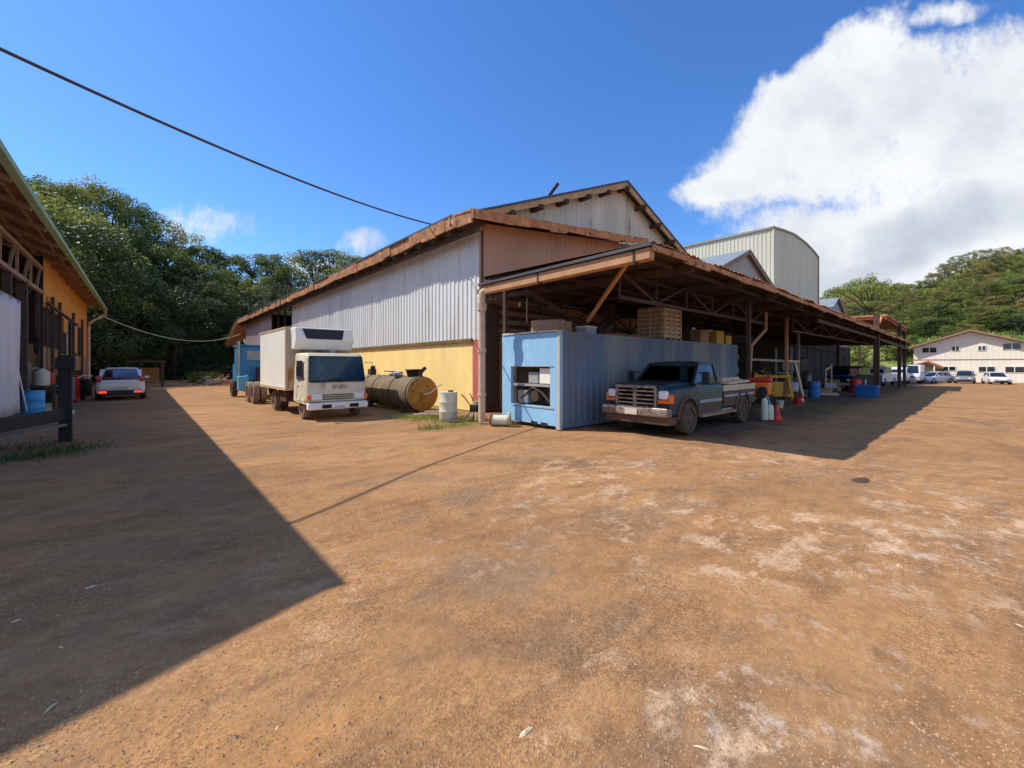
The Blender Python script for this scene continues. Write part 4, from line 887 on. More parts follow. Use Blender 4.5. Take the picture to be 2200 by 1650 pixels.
# dark vehicles deep under the canopy
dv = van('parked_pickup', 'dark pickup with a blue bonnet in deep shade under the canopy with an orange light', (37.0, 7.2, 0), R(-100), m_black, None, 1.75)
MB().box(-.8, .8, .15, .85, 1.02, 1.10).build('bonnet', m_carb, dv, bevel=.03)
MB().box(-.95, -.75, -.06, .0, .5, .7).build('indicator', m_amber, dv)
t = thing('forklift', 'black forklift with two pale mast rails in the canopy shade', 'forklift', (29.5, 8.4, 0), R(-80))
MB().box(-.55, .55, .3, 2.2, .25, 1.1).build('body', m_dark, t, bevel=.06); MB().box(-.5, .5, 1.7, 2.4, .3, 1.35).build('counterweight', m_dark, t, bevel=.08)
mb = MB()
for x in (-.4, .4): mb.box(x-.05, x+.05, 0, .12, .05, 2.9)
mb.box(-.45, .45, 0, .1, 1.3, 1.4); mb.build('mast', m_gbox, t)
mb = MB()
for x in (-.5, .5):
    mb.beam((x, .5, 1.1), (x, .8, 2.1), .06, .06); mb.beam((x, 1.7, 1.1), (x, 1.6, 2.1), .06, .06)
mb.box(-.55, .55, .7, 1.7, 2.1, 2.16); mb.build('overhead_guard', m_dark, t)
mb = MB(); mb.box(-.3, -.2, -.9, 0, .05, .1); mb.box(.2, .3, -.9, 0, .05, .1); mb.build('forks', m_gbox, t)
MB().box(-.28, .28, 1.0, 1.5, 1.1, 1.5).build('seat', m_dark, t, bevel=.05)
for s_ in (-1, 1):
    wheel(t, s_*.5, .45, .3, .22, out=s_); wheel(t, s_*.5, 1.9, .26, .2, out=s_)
t = thing('farm_tractor', 'dark tractor with a glint painted on its cab window deep under the canopy', 'tractor', (33.5, 9.6, 0), R(-95))
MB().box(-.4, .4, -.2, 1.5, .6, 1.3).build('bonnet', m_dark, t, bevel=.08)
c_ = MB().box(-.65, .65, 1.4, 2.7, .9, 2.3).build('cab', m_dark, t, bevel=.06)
MB().box(-.55, .55, 1.37, 1.41, 1.35, 2.2).build('windscreen', m_clear, c_)  # pale opaque colour painted in as a glint
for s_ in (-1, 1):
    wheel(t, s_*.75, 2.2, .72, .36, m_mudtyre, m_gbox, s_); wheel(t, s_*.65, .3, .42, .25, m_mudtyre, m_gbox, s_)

# ------------------------------------------------------------------ loose things round the canopy
t = thing('yellow_loader_frame', 'yellow steel lifting frame standing under the canopy behind the pickup', 'machine', (23.0, 7.0, 0), R(-60)); t.scale = (1.05, 1.05, 1.05)
mb = MB()
for x in (-.8, .8): mb.beam((x, 0, .1), (x*.8, .3, 1.35), .14, .14)
mb.beam((-.75, .2, 1.2), (.75, .2, 1.2), .14, .14); mb.beam((-.8, 0, .35), (.8, 0, .35), .12, .14)
mb.build('frame', m_mach, t, bevel=.02)
MB().box(-.35, .45, .1, .9, .3, .95).build('engine_cover', m_mach, t, bevel=.05)
mb = MB(); mb.beam((-.9, .5, 2.0), (1.2, .5, 1.9), .1, .1); mb.beam((1.0, .5, 1.95), (1.3, .4, .3), .09, .12); mb.beam((-.8, .5, 2.0), (-.9, .5, .3), .09, .09); mb.build('gantry', m_crate, t)
for s_ in (-1, 1): wheel(t, s_*.95, .2, .26, .16, m_mudtyre, m_mach, s_)
t = thing('generator', 'small orange engine unit with red fuel tank standing behind the pickup tail', 'generator', (16.6, 5.45, 0), R(-80))
MB().box(-.3, .3, -.25, .35, .75, 1.2).build('engine_block', m_orangem, t, bevel=.05)
MB().box(-.4, .35, -.2, .3, 1.22, 1.36).build('fuel_tank', m_red, t, bevel=.05)
mb = MB()
for x in (-.35, .35):
    for y in (-.3, .4): mb.beam((x, y, 0), (x*.9, y*.9, .78), .05, .05)
mb.beam((-.35, -.3, .72), (.35, -.3, .72), .06, .06); mb.build('stand', m_drust, t)
MB().cyl((.1, -.45, .9), (.1, -.25, .9), .16, 14).build('flywheel', m_dark, t)
t = thing('white_pump', 'white upright pump cylinders on the ground by the pickup rear wheel', 'pump', (15.45, 4.95, 0))
for x, y, h in ((0, 0, .72), (.22, -.1, .5), (.38, .15, .42)):
    MB().lathe((x, y, 0), [(.09, 0), (.10, .06), (.10, h-.12), (.08, h-.04), (.04, h)], 14).build('cylinder', m_dwhite, t, smooth=True)
mb = MB(); mb.tube([(0, 0, .7), (.12, -.05, .8), (.22, -.1, .5)], .02, 8); mb.build('hose', m_ltblue, t)
def drum(label, x, y, mat, r=.3, h=.88, name='drum', grp=None):
    t = thing(name, label, name.split('_')[-1], (x, y, gz(x, y)), 0, grp)
    MB().lathe((0, 0, 0), [(r*.94, 0), (r, .03), (r, h*.32), (r*1.03, h*.34), (r, h*.36), (r, h*.64), (r*1.03, h*.66), (r, h*.68), (r, h-.03), (r*.94, h-.03)], 24).build('body', mat, t, smooth=True)
    MB().lathe((0, 0, 0), [(r*.94, h-.05), (r*1.01, h-.03), (r*1.01, h), (r*.9, h)], 24).build('rim', mat, t, smooth=True)
    return t
drum('pale dusty white drum beside the yellow frame under the canopy', *g(1697, 862), M('dusty_white_drum', (.42, .38, .40), .7, 0, .1, 3), .36, 1.0)
x, y = g(963, 903); dr = drum('grimy white plastic drum standing against the yellow wall', x, y, m_dwhite, .29, .95)
MB().cyl((.06, -.05, .95), (.06, -.05, 1.0), .09, 12).build('cap', m_dark, dr)
def cone(px, py, lab, s=1.):
    x, y = g(px, py); t = thing('traffic_cone', lab, 'cone', (x, y, gz(x, y)))
    MB().box(-.17*s, .17*s, -.17*s, .17*s, 0, .03).build('base', m_dark if s < 1 else m_red, t); MB().lathe((0, 0, .03), [(.13*s, 0), (.03*s, .42*s), (.02*s, .43*s)], 16).build('cone_body', m_red, t, smooth=True)
    mb = MB(); mb.lathe((0, 0, .03), [(.103*s, .12*s), (.075*s, .24*s)], 16); mb.build('stripe', m_plate if s < 1 else M('dull_red_band', (.45, .05, .04), .6), t, smooth=True)
cone(1669, 900, 'bright red cone on the dark ground nearest the pickup tail', 1.15); cone(1723, 866, 'smaller red cone with a pale stripe further under the canopy', .95)
x, y = g(1862, 851); t = thing('blue_tub', 'blue plastic tub on the ground by the canopy post', 'tub', (x, y, gz(x, y)))
mb = MB(); mb.loft([[(.50, -.4, 0), (.50, .4, 0), (-.50, .4, 0), (-.50, -.4, 0)], [(.62, -.5, .62), (.62, .5, .62), (-.62, .5, .62), (-.62, -.5, .62)]]); mb.build('body', m_tub, t, bevel=.02)
mb = MB(); mb.box(-.66, .66, -.54, -.48, .6, .68); mb.box(-.66, .66, .48, .54, .6, .68); mb.box(-.66, -.6, -.54, .54, .6, .68); mb.box(.6, .66, -.54, .54, .6, .68); mb.build('rim', m_tub, t)
mb = MB()
for x in (-.4, 0, .4): mb.box(x-.04, x+.04, -.53, -.42, .05, .55)
mb.build('rib', m_tub, t)
for k, (dx, dy, w_, h, lab, mt) in enumerate(((1.6, 1.4, .7, 1.7, 'tall brown carton stack behind the blue tub', m_cart), (2.5, 1.2, .6, 1.3, 'shorter pale carton stack right of the tall brown one', m_crate), (.3, 2.4, .9, 1.2, 'wide brown cartons left of the tall carton stack', m_ply))):
    t = thing('carton_stack', lab, 'cartons', (36.5+dx, 5.0+dy, 0)); n = int(h/.4)
    for q in range(n):
        MB().cbox((random.uniform(-.05, .05), random.uniform(-.05, .05), .2+q*.4), (w_, w_*.8, .385), random.uniform(-.1, .1)).build('carton', mt, t, bevel=.01)
cb = random.Random(77)
def clutter(kind, lab, x, y, k):
    t = thing({'tyres': 'tyre_stack', 'pallet': 'loaded_pallet', 'drum': 'drum', 'cabinet': 'tool_cabinet', 'frame': 'steel_frame', 'bucket': 'bucket'}[kind], lab, {'tyres': 'tyres', 'pallet': 'pallet', 'drum': 'drum', 'cabinet': 'cabinet', 'frame': 'frame', 'bucket': 'bucket'}[kind], (x, y, 0), cb.uniform(-.4, .4))
    if kind == 'tyres':
        for q in range(k): MB().lathe((cb.uniform(-.04, .04), cb.uniform(-.04, .04), q*.24), [(.2, .02), (.33, 0), (.38, .06), (.38, .17), (.33, .23), (.2, .21)], 18).build('tyre', m_mudtyre, t, smooth=True)
    elif kind == 'pallet':
        mb = MB(); [mb.box(-.6, .6, -.5+q*.22, -.38+q*.22, .1, .13) for q in range(5)]; mb.box(-.6, -.5, -.5, .5, 0, .1); mb.box(.5, .6, -.5, .5, 0, .1); mb.build('pallet', m_crate, t)
        for q in range(k): MB().cbox((cb.uniform(-.25, .25), cb.uniform(-.15, .15), .28+q*.3), (cb.uniform(.5, .9), .6, .29), cb.uniform(-.3, .3)).build('carton', (m_cart, m_gbox, m_ply)[q % 3], t, bevel=.01)
    elif kind == 'drum':
        m_ = (m_tub, m_drust, m_mach, m_red)[k]; MB().lathe((0, 0, 0), [(.28, 0), (.29, .3), (.30, .31), (.29, .33), (.29, .58), (.30, .6), (.29, .62), (.29, .88)], 20).build('body', m_, t, smooth=True); MB().lathe((0, 0, 0), [(.28, .86), (.305, .87), (.305, .9), (.27, .9)], 20).build('rim', m_, t)
    elif kind == 'cabinet':
        MB().box(-.4, .4, -.25, .25, 0, 1.3).build('body', (m_gbox, m_drust, m_red)[k], t, bevel=.02)
        for q in range(4): MB().box(-.36, .36, -.27, -.25, .1+q*.29, .35+q*.29).build('drawer', m_gbox, t)
    elif kind == 'frame':
        mb = MB(); mb.beam((-.6, 0, 0), (-.6, 0, 1.6), .06, .06); mb.beam((.6, 0, 0), (.6, 0, 1.9), .06, .06); mb.beam((-.7, 0, 1.5), (.8, .1, 1.7), .06, .08); mb.beam((-.6, 0, .2), (.6, .3, 1.2), .05, .05); mb.build('bars', (m_mach, m_gbox, m_crate)[k], t)
    else:
        mb = MB(); mb.lathe((0, 0, 0), [(.12, 0), (.16, .32), (.17, .33), (.14, .32)], 14); mb.build('body', (m_dwhite, m_red, m_tub)[k], t, smooth=True); mb = MB(); mb.tube([(-.15, 0, .3), (-.08, 0, .42), (.08, 0, .42), (.15, 0, .3)], .01, 5); mb.build('handle', m_dark, t)
for a in (('tyres', 'stack of four muddy tyres between the white drum and the pickup', 19.3, 7.1, 4), ('drum', 'rusty brown drum near the middle post under the canopy', 21.6, 8.6, 1), ('pallet', 'pallet of mixed cartons behind the yellow frame', 25.6, 9.2, 3), ('cabinet', 'grey tool cabinet in the shade beside the mixed carton pallet', 24.0, 9.8, 0),
          ('drum', 'yellow drum standing behind the orange generator', 19.2, 8.8, 2), ('frame', 'leaning yellow steel frame by the container end', 21.2, 10.4, 0), ('tyres', 'low stack of two tyres in front of the forklift', 27.2, 7.0, 2), ('drum', 'blue drum beside the low tyre stack', 28.4, 6.6, 0),
          ('pallet', 'loaded pallet in front of the dark pickup with the blue bonnet', 31.6, 6.7, 2), ('cabinet', 'rusty cabinet deep in the shade by the forklift', 31.8, 10.2, 1), ('frame', 'pale timber frame leaning in the shade right of the forklift', 33.6, 7.0, 2), ('bucket', 'white bucket on the dark ground near the white drum', 20.2, 5.9, 0),
          ('bucket', 'red bucket on the dark ground near the yellow frame', 22.6, 5.9, 1), ('drum', 'red drum next to the blue tub', 35.3, 5.9, 3), ('tyres', 'stack of three tyres behind the blue tub', 39.5, 6.6, 3)): clutter(*a)
# racks of dark stock deep inside the canopy
for i, (x, y, h, lab) in enumerate(((23.2, 10.8, 2.6, 'dark steel rack of parts furthest left at the back of the canopy'), (28.5, 11.4, 2.9, 'dark steel rack with timber at the middle back of the canopy'), (34.5, 11.2, 2.4, 'dark steel rack with tan boards at the right back of the canopy'))):
    t = thing('storage_rack', lab, 'rack', (x, y, 0))
    for a in (-1.6, 1.6):
        for b in (-.4, .4): MB().box(a-.04, a+.04, b-.04, b+.04, 0, h).build('post', m_drust, t)
    for q in range(3):
        z = .35+q*h/3.2; s_ = MB().box(-1.6, 1.6, -.42, .42, z, z+.05).build('shelf', m_woodd, t)
        mb = MB(); a = -1.4
        while a < 1.3:
            w_ = random.uniform(.25, .6); hh = random.uniform(.2, .55); mb.box(a, min(a+w_, 1.5), -.35, .3, z+.05, z+.05+hh); a += w_+random.uniform(.05, .3)
        mb.build('stock', (m_ply, m_woodd, m_gbox)[(q+i) % 3], s_)

# ------------------------------------------------------------------ tank and things at the yellow wall
t = thing('rusty_tank', 'old horizontal steel tank with rusty orange end lying by the yellow wall', 'tank', (8.05, 14.35, 0))
r_ = .66; n = 28
mb = MB(); pr = [(r_, 0), (r_, 4.9)]; mb.cyl((0, 0, r_+.05), (0, 5.0, r_+.05), r_, n); mb.build('shell', m_tank, t, smooth=True)
mb = MB(); vs = []
for k, (rr, yy) in enumerate(((r_*.985, -.005), (r_*.8, -.06), (r_*.4, -.10), (.02, -.11))): vs += [(rr*math.cos(2*math.pi*i/n), yy, r_+.05+rr*math.sin(2*math.pi*i/n)) for i in range(n)]
mb.add(vs, [(k*n+i, k*n+(i+1) % n, (k+1)*n+(i+1) % n, (k+1)*n+i) for k in range(3) for i in range(n)]); te = mb.build('end_cap', m_tankend, t, smooth=True)
mb = MB()
for y in (.12, 1.6, 3.2): mb.cyl((0, y, r_+.05), (0, y+.06, r_+.05), r_+.02, n)
mb.build('band', m_drust, t, smooth=True)
mb = MB(); mb.box(-.6, -.4, .6, .75, 0, .4); mb.box(.4, .6, .6, .75, 0, .4); mb.box(-.6, -.4, 3.6, 3.75, 0, .4); mb.box(.4, .6, 3.6, 3.75, 0, .4); mb.build('saddle', m_drust, t)
mb = MB(); mb.cyl((.05, .25, 1.34), (.05, .25, 1.52), .07, 10); mb.beam((.0, .2, 1.5), (.15, .05, 1.72), .1, .12); mb.build('valve', m_drust, t)
mb = MB(); mb.tube([(.0, -.1, .7), (.25, -.16, .75), (.6, -.14, 1.0), (.85, 0, 1.05)], .025, 6); mb.build('hose', m_dwhite, t)
t = thing('black_basin', 'black rubber basin resting on top of the rusty tank', 'basin', (8.1, 15.1, 1.37))
MB().lathe((0, 0, 0), [(.28, 0), (.34, .24), (.36, .25), (.31, .25), (.26, .04)], 20).build('bowl', m_black, t, smooth=True); MB().lathe((0, 0, 0), [(.36, .24), (.38, .26), (.36, .28), (.33, .26)], 20).build('rim', m_dark, t, smooth=True)
t = thing('scrap_bundle', 'grey rags and bent scrap lying on the tank behind the basin', 'scrap', (7.9, 16.2, 1.36))
mb = MB()
for i in range(5): mb.blobby((random.uniform(-.2, .2), i*.25-.3, .08), (.16, .2, .1), i, 2, .6)
mb.build('rags', m_gbox, t, smooth=True)
mb = MB(); mb.beam((-.2, -.4, .12), (.25, 1.0, .15), .06, .05); mb.beam((.1, -.3, .16), (-.2, .8, .2), .04, .04); mb.build('scrap_bars', m_woodd, t)
t = thing('yellow_gas_cylinder', 'brown stained post with a hooked bracket on the yellow wall behind the cab', 'bracket', (9.5, 22.5, 0))
MB().box(-.08, .08, -.1, .1, 0, 1.7).build('post', m_wood, t); MB().box(-.14, .1, -.3, .3, 1.0, 1.6).build('plate', m_drust, t)
t.name = 'wall_bracket'
# roll with disc
t = thing('cable_spool', 'white plastic roll with a brown wooden disc lying beside the container foot', 'spool', (8.1, 9.75, 0), R(18)); t.scale = (.8, .8, .8)
MB().cyl((-.18, .25, .2), (.02, -.3, .2), .19, 18).build('roll', m_dwhite, t, smooth=True)
MB().cyl((.03, -.31, .26), (.06, -.38, .26), .26, 20).build('disc', m_crate, t); MB().cyl((-.2, .28, .23), (-.22, .33, .23), .23, 20).build('disc', m_redpost, t)
MB().cyl((.055, -.385, .26), (.062, -.40, .26), .06, 12).build('hub', m_dark, t)
# green tiller with splayed legs
x, y = g(1022, 903); t = thing('garden_tiller', 'dark green engine tiller with splayed legs standing in weeds by the downpipe', 'tiller', (x, y, 0), R(20))
MB().box(-.14, .14, -.12, .16, .28, .52).build('engine', m_dark, t, bevel=.03); MB().cyl((0, -.05, .52), (0, -.05, .62), .12, 14).build('recoil_cover', m_green, t)
mb = MB()
for a, b in ((-.3, -.2), (.3, -.2), (-.22, .3), (.22, .3)): mb.beam((a*.3, b*.3, .34), (a, b, .02), .035, .035)
mb.build('legs', m_green, t)
mb = MB(); mb.tube([(-.1, .1, .45), (-.2, .3, .75), (-.25, .4, .85)], .018, 6); mb.tube([(.1, .1, .45), (.2, .3, .75), (.25, .4, .85)], .018, 6); mb.build('handlebar', m_dark, t)
x, y = g(925, 893); t = thing('scrap_boards', 'few weathered boards lying on weeds in front of the white drum', 'boards', (x, y, 0), R(-30))
for k in range(4): MB().beam((-.8+k*.2, -.2+k*.14, .04+k*.03), (.7, -.25+k*.2, .05+k*.02), .12, .03).build('board', m_crate if k % 2 else m_wood, t)
tag(MB().blobby((*g(980, 906), .03), (.3, .22, .05), 5, 2, .5).build('scrap_sheet', m_drust, smooth=True), 'flat rusty sheet scrap on the ground in front of the drum', 'scrap')

# ------------------------------------------------------------------ left building
XE, ZE2, YE0, YE1, XWL = -2.2, 6.19, 7.4, 45.8, -3.2
lb = thing('left_shed', 'open-fronted shed with mossy green gutter, timber trusses and orange end wall', 'shed', (XWL, 20, 0))
BL = lambda mb, n, m, p=lb, **k: mb.build(n, m, p, W=True, **k)
zl = lambda x: ZE2+.36*(XE-x)
mb = MB(); mb.prism([(XE, zl(XE)), (-13, zl(-13)), (-13, zl(-13)-.04), (XE, zl(XE)-.04)], 'y', YE0, YE1)
BL(mb, 'roof', m_rust); mb = MB(); mb.prism([(-13, zl(-13)), (-22, zl(-4)-2.2), (-22, zl(-4)-2.25), (-13, zl(-13)-.04)], 'y', YE0, YE1); BL(mb, 'roof', m_rust)
BL(MB().prism([(XE+.10, ZE2+.05), (XE+.12, ZE2-.14), (XE-.04, ZE2-.16), (XE-.06, ZE2+.03)], 'y', YE0, YE1), 'gutter', m_green)
for i in range(6):
    x = XE-.35-i*.85
    BL(MB().beam((x, YE0, zl(x)-.10), (x, YE1, zl(x)-.10), .07, .09), 'purlin', m_wood)
for i in range(16):
    y = YE0+.3+i*2.35
    BL(MB().beam((XE-.05, y, zl(XE)-.16), (-13, y, zl(-13)-.16), .09, .14), 'rafter', m_wood)
# long truss on the wall line
mb = MB(); mb.beam((XWL, YE0, 5.85), (XWL, 26.6, 5.85), .13, .14); mb.beam((XWL, YE0, 4.85), (XWL, 26.6, 4.85), .13, .14)
BL(mb, 'truss_chord', m_wood)
y = YE0+.5; k = 0
while y < 26:
    BL(MB().beam((XWL, y, 4.9), (XWL, y+(.75 if k % 2 else .05), 5.8), .07, .09), 'truss_web', m_wood); y += 1.15; k += 1
mb = MB(); 
for y in (10, 17, 24): BL(MB().beam((XWL, y, 4.6), (-9, y, 4.6), .1, .16), 'tie_beam', m_woodd)
for px, w_ in ((52, .26), (85, .12), (100, .14), (20, .2)):
    l = (px-1100)/904; rx_, ry_ = FX+RX*l, FY+RY*l; y = XWL/rx_*ry_
    BL(MB().box(XWL-w_/2-.05, XWL+w_/2-.05, y-w_/2, y+w_/2, 0, 4.85), 'post', m_woodd)
# orange wall and lower plywood
wl = MB(); y0, y1 = 26.6, 45.2
def wallpiece(mb, a, b, z0, z1): mb.box(XWL-.12, XWL, a, b, z0, z1)
wl = MB(); wallpiece(wl, y0, y1, 4.35, 6.55); wallpiece(wl, 42.2, y1, 2.4, 4.35); wallpiece(wl, 37.4, 38.9, 2.6, 4.35); wallpiece(wl, 33.0, 34.0, 3.6, 4.35)
BL(wl, 'upper_wall', m_orange)
wl = MB(); wallpiece(wl, y0, 31.4, .9, 2.6); wallpiece(wl, 31.4, y1, 1.5, 2.4); wallpiece(wl, 43.2, y1, 0, 1.5); BL(wl, 'lower_wall', m_ply)
BL(MB().box(XWL-.10, XWL-.05, y0, y1, 0, 6.4), 'dark_lining', m_shade)
mb = MB(); wi = BL(mb.box(XWL-.02, XWL+.04, 34.0, 34.2, 2.4, 4.35).box(XWL-.02, XWL+.04, 37.2, 37.4, 2.4, 4.35), 'window_frame', m_cream)
mb = MB(); BL(mb.box(XWL-.02, XWL+.04, 38.9, 39.1, 2.4, 4.35).box(XWL-.02, XWL+.04, 42.0, 42.2, 2.4, 4.35), 'window_frame', m_wood)
for y in (28.0, 30.2, 35.6, 40.4): BL(MB().beam((XWL+.12, y, .1), (XWL+.12, y+.1, 4.9), .12, .12), 'wall_post', m_woodd)
BL(MB().beam((XWL+.1, 27.0, 4.5), (XWL+.5, 33.0, 4.0), .1, .1), 'loose_beam', m_woodd)
BL(MB().box(XWL-.09, XWL-.03, 34.2, 37.2, 2.4, 4.35), 'window_glass', m_glass); BL(MB().box(XWL-.09, XWL-.03, 39.1, 42.0, 2.4, 4.35), 'window_glass', m_glass)
BL(MB().box(XWL-11, XWL-.1, y1-.2, y1, 0, 7.5), 'end_wall', m_orange)
BL(MB().box(XWL-6, XWL-5.9, YE0, y1, 0, 7.4), 'inner_wall', m_shade)
BL(MB().box(XWL-6, XWL+.02, 26.4, 26.6, 0, 6.4), 'partition_wall', m_shade)  # near-black colour paints the shade inside the shed
BL(MB().box(XWL-1.3, XWL-.1, 26.25, 26.38, .9, 2.7), 'board_panel', m_ply)
mb = MB(); mb.tube([(XE+.02, YE1-.1, ZE2-.1), (XE, YE1-.1, ZE2-.45), (XWL+.15, YE1-.15, 5.1), (XWL+.08, YE1-.1, 4.7), (XWL+.08, YE1-.1, .1)], .09, 10); BL(mb, 'downpipe', m_cream, smooth=True)
BL(MB().box(XWL-6, XWL+.3, YE0+.5, y1, -.05, .12), 'floor_slab', m_conc)
# tarp hanging at the open side
t = thing('white_tarp', 'large white tarp hanging from the open side of the left shed', 'tarp', (XWL+.1, 17, .25))
mb = MB(); vs = []; ny_, nz_ = 60, 10
for j in range(nz_+1):
    for i in range(ny_+1):
        y = -6.5+i*11.0/ny_; z = j*3.66/nz_
        vs.append((.07*math.sin(y*5.3+z*.4)*(1-j/nz_*.6)+.05*math.sin(y*11+1), y+(.12*(1-j/nz_) if i == ny_ else 0), z))
mb.add(vs, [(j*(ny_+1)+i, j*(ny_+1)+i+1, (j+1)*(ny_+1)+i+1, (j+1)*(ny_+1)+i) for j in range(nz_) for i in range(ny_)])
o = mb.build('sheet', m_tarp, t, smooth=True); so = o.modifiers.new('thick', 'SOLIDIFY'); so.thickness = .01
MB().cyl((0, -6.5, 3.68), (0, 4.5, 3.68), .03, 8).build('rail', m_gbox, t)
mb = MB(); mb.beam((.12, 4.75, 0), (.0, 4.2, 1.4), .03, .03); mb.build('guy_stick', m_white, t)
# low guard rail with posts in front
t = thing('guard_rail', 'dark low steel rail with a thick short post beside the left shed', 'rail', (-1.4, 14.7, 0))
x0, y0_ = -1.38, 14.75
mb = MB(); mb.box(-.11, .11, -.11, .11, -.05, 2.05); mb.box(-.16, .16, -.16, .16, 1.72, 1.98); mb.build('post', m_black, t, bevel=.01)
mb = MB(); mb.beam((0, 0, .62), (-1.6, -4.2, .62), .10, .28); mb.build('rail', M('grimy_dark_steel', (.035, .03, .028), .8), t)
mb = MB(); mb.beam((0, 0, .38), (-1.6, -4.2, .38), .16, .06); mb.build('lower_rail', m_conc, t)
MB().cyl((.12, -.02, .66), (.15, -.02, .66), .06, 12).build('reflector', m_plate, t)
MB().box(-1.7, -1.5, -4.3, -4.1, -.05, .9).build('post', m_black, t)
for x, y, lab, h in ((-2.95, 22.6, 'bright blue plastic barrel beside the hanging white tarp', .92), (-2.75, 28.6, 'smaller blue barrel behind the dark guard post', .7)):
    drum(lab, x, y, m_barb, .29 if h > .8 else .27, h, 'blue_barrel')
# bench with junk
x, y = -2.95, 25.2; t = thing('work_bench', 'dark cluttered workbench with a white and red canister under the left shed', 'workbench', (x, y, .1))
mb = MB(); mb.box(-.4, .4, -1.3, 1.3, .85, .92); mb.build('top', m_woodd, t)
for a in (-.35, .35):
    for b in (-1.2, 1.2): MB().box(a-.04, a+.04, b-.04, b+.04, 0, .85).build('leg', m_woodd, t)
t2 = thing('white_canister', 'white canister standing on the cluttered workbench', 'canister', (x, y-.85, 1.02)); MB().lathe((0, 0, 0), [(.2, 0), (.22, .05), (.22, .5), (.12, .6), (.06, .66)], 16).build('body', m_dwhite, t2, smooth=True); MB().cyl((0, 0, .66), (0, 0, .70), .07, 10).build('cap', m_dark, t2)
t2 = thing('red_canister', 'red fuel can standing beside the white canister on the workbench', 'fuel can', (x, y+.4, 1.02)); MB().box(-.17, .17, -.14, .14, 0, .5).build('body', m_red, t2, bevel=.03); mb = MB(); mb.tube([(-.1, 0, .5), (-.06, 0, .6), (.08, 0, .6), (.1, 0, .5)], .02, 6); mb.build('handle', m_red, t2)
t2 = thing('parts_bin', 'dark parts bin on the ground under the cluttered workbench', 'bin', (x+.05, y-.3, .1)); MB().box(-.3, .3, -.5, .5, 0, .5).build('body', m_dark, t2, bevel=.02); MB().box(-.32, .32, -.52, .52, .5, .54).build('rim', m_dark, t2)
t2 = thing('hanging_hose', 'dark coil of hose hanging on a post of the left shed', 'hose', (-3.0, 23.4, 2.6)); mb = MB()
for k in range(4): mb.tube([(.02*k, math.cos(a)*.26, math.sin(a)*.34) for a in [2*math.pi*q/18 for q in range(19)]], .022, 6)
mb.build('coil', m_black, t2, smooth=True)
for x, y, kd, k, lab in ((-2.85, 30.6, 'cabinet', 2, 'red cabinet under the orange wall behind the guard post'), (-2.8, 32.4, 'tyres', 3, 'stack of three tyres under the orange wall'), (-2.8, 24.2, 'bucket', 0, 'white bucket on the slab beside the bright blue barrel'), (-3.9, 24.6, 'frame', 1, 'grey steel frame standing inside the left shed')): clutter(kd, lab, x, y, k)
# black drums, tyres and hose by the hatchback
for i, (px, py, lab) in enumerate(((165, 858, 'black oil drum left of the white hatchback'), (182, 850, 'black oil drum close behind the first, by the orange wall'))):
    x, y = g(px, py); drum(lab, x, y, m_black, .32, 1.0, 'oil_drum', 'black drums by the orange wall')
x, y = g(150, 862); t = thing('bent_hose', 'pale curved plastic hose standing against the drums by the hatchback', 'hose', (x, y, 0)); mb = MB(); mb.tube([(.3, 0, .02), (.12, 0, .5), (.2, 0, 1.1), (.5, 0, 1.3), (.8, 0, 1.25)], .035, 8); mb.build('tube', m_white, t, smooth=True)
x, y = g(240, 826); t = thing('old_shed', 'dark timber frame with a small orange panel behind the white hatchback', 'shed', (-1.0, 47, 0))
mb = MB()
for a in (0, 2.2): mb.box(a, a+.15, 0, .15, 0, 2.1); mb.box(a, a+.15, 2, 2.15, 0, 2.1)
mb.box(-.1, 2.5, -.1, 2.3, 2.1, 2.2); mb.build('frame', m_woodd, t); MB().box(.2, 2.1, 1.9, 2.0, .3, 1.6).build('panel', m_ply, t)

# ------------------------------------------------------------------ office at the right
of = thing('office_building', 'cream two-storey gabled office across the yard with dark windows', 'building', (86, 1, -.45))
OX = 86.0; sc_ = OX/68.0
def oz(py, d=58.2): return 1.8+(785-py)/904*d
def oy(px):
    l = (px-1100)/904; return OX/(FX+RX*l)*(FY+RY*l)
yl, yp, yr = oy(1963), oy(2085), oy(2085)-(oy(1963)-oy(2085))*1.02
ze, zp = oz(744), oz(712)
BO = lambda mb, n, m, p=of, **k: mb.build(n, m, p, W=True, **k)
zo = lambda y: zp-(zp-ze)*abs(y-yp)/(yl-yp)
BO(corr_x(MB(), OX, yr, yl, -.6, lambda y: zo(y)-.05, .5, .008), 'front_wall', m_office)
mb = MB(); mb.box(OX+.05, OX+16, yl-.2, yl, -.6, ze); mb.box(OX+.05, OX+16, yr, yr+.2, -.6, ze); mb.box(OX+15.8, OX+16, yr+.2, yl-.2, -.6, ze); BO(mb, 'side_wall', m_office)
mb = MB()
for a, b in ((yl+.5, yp), (yp, yr-.5)):
    za = zo(a) if a != yp else zp; zb = zo(b) if b != yp else zp
    mb.prism([(a, za+.02), (b, zb+.02), (b, zb+.22), (a, za+.22)], 'x', OX-.9, OX+16.5)
BO(mb, 'roof', m_trimb)
def win(px0, px1, py0, py1, lab=None):
    a, b = oy(px0), oy(px1); z1, z0 = oz(py0), oz(py1)
    f_ = BO(MB().box(OX-.06, OX-.02, min(a, b)-.08, max(a, b)+.08, z0-.08, z1+.08), 'window', m_white)
    BO(MB().box(OX-.08, OX-.055, min(a, b), max(a, b), z0, z1), 'pane', m_glass, f_)
    mb = MB(); mb.box(OX-.1, OX-.075, (a+b)/2-.04, (a+b)/2+.04, z0, z1); BO(mb, 'mullion', m_white, f_)
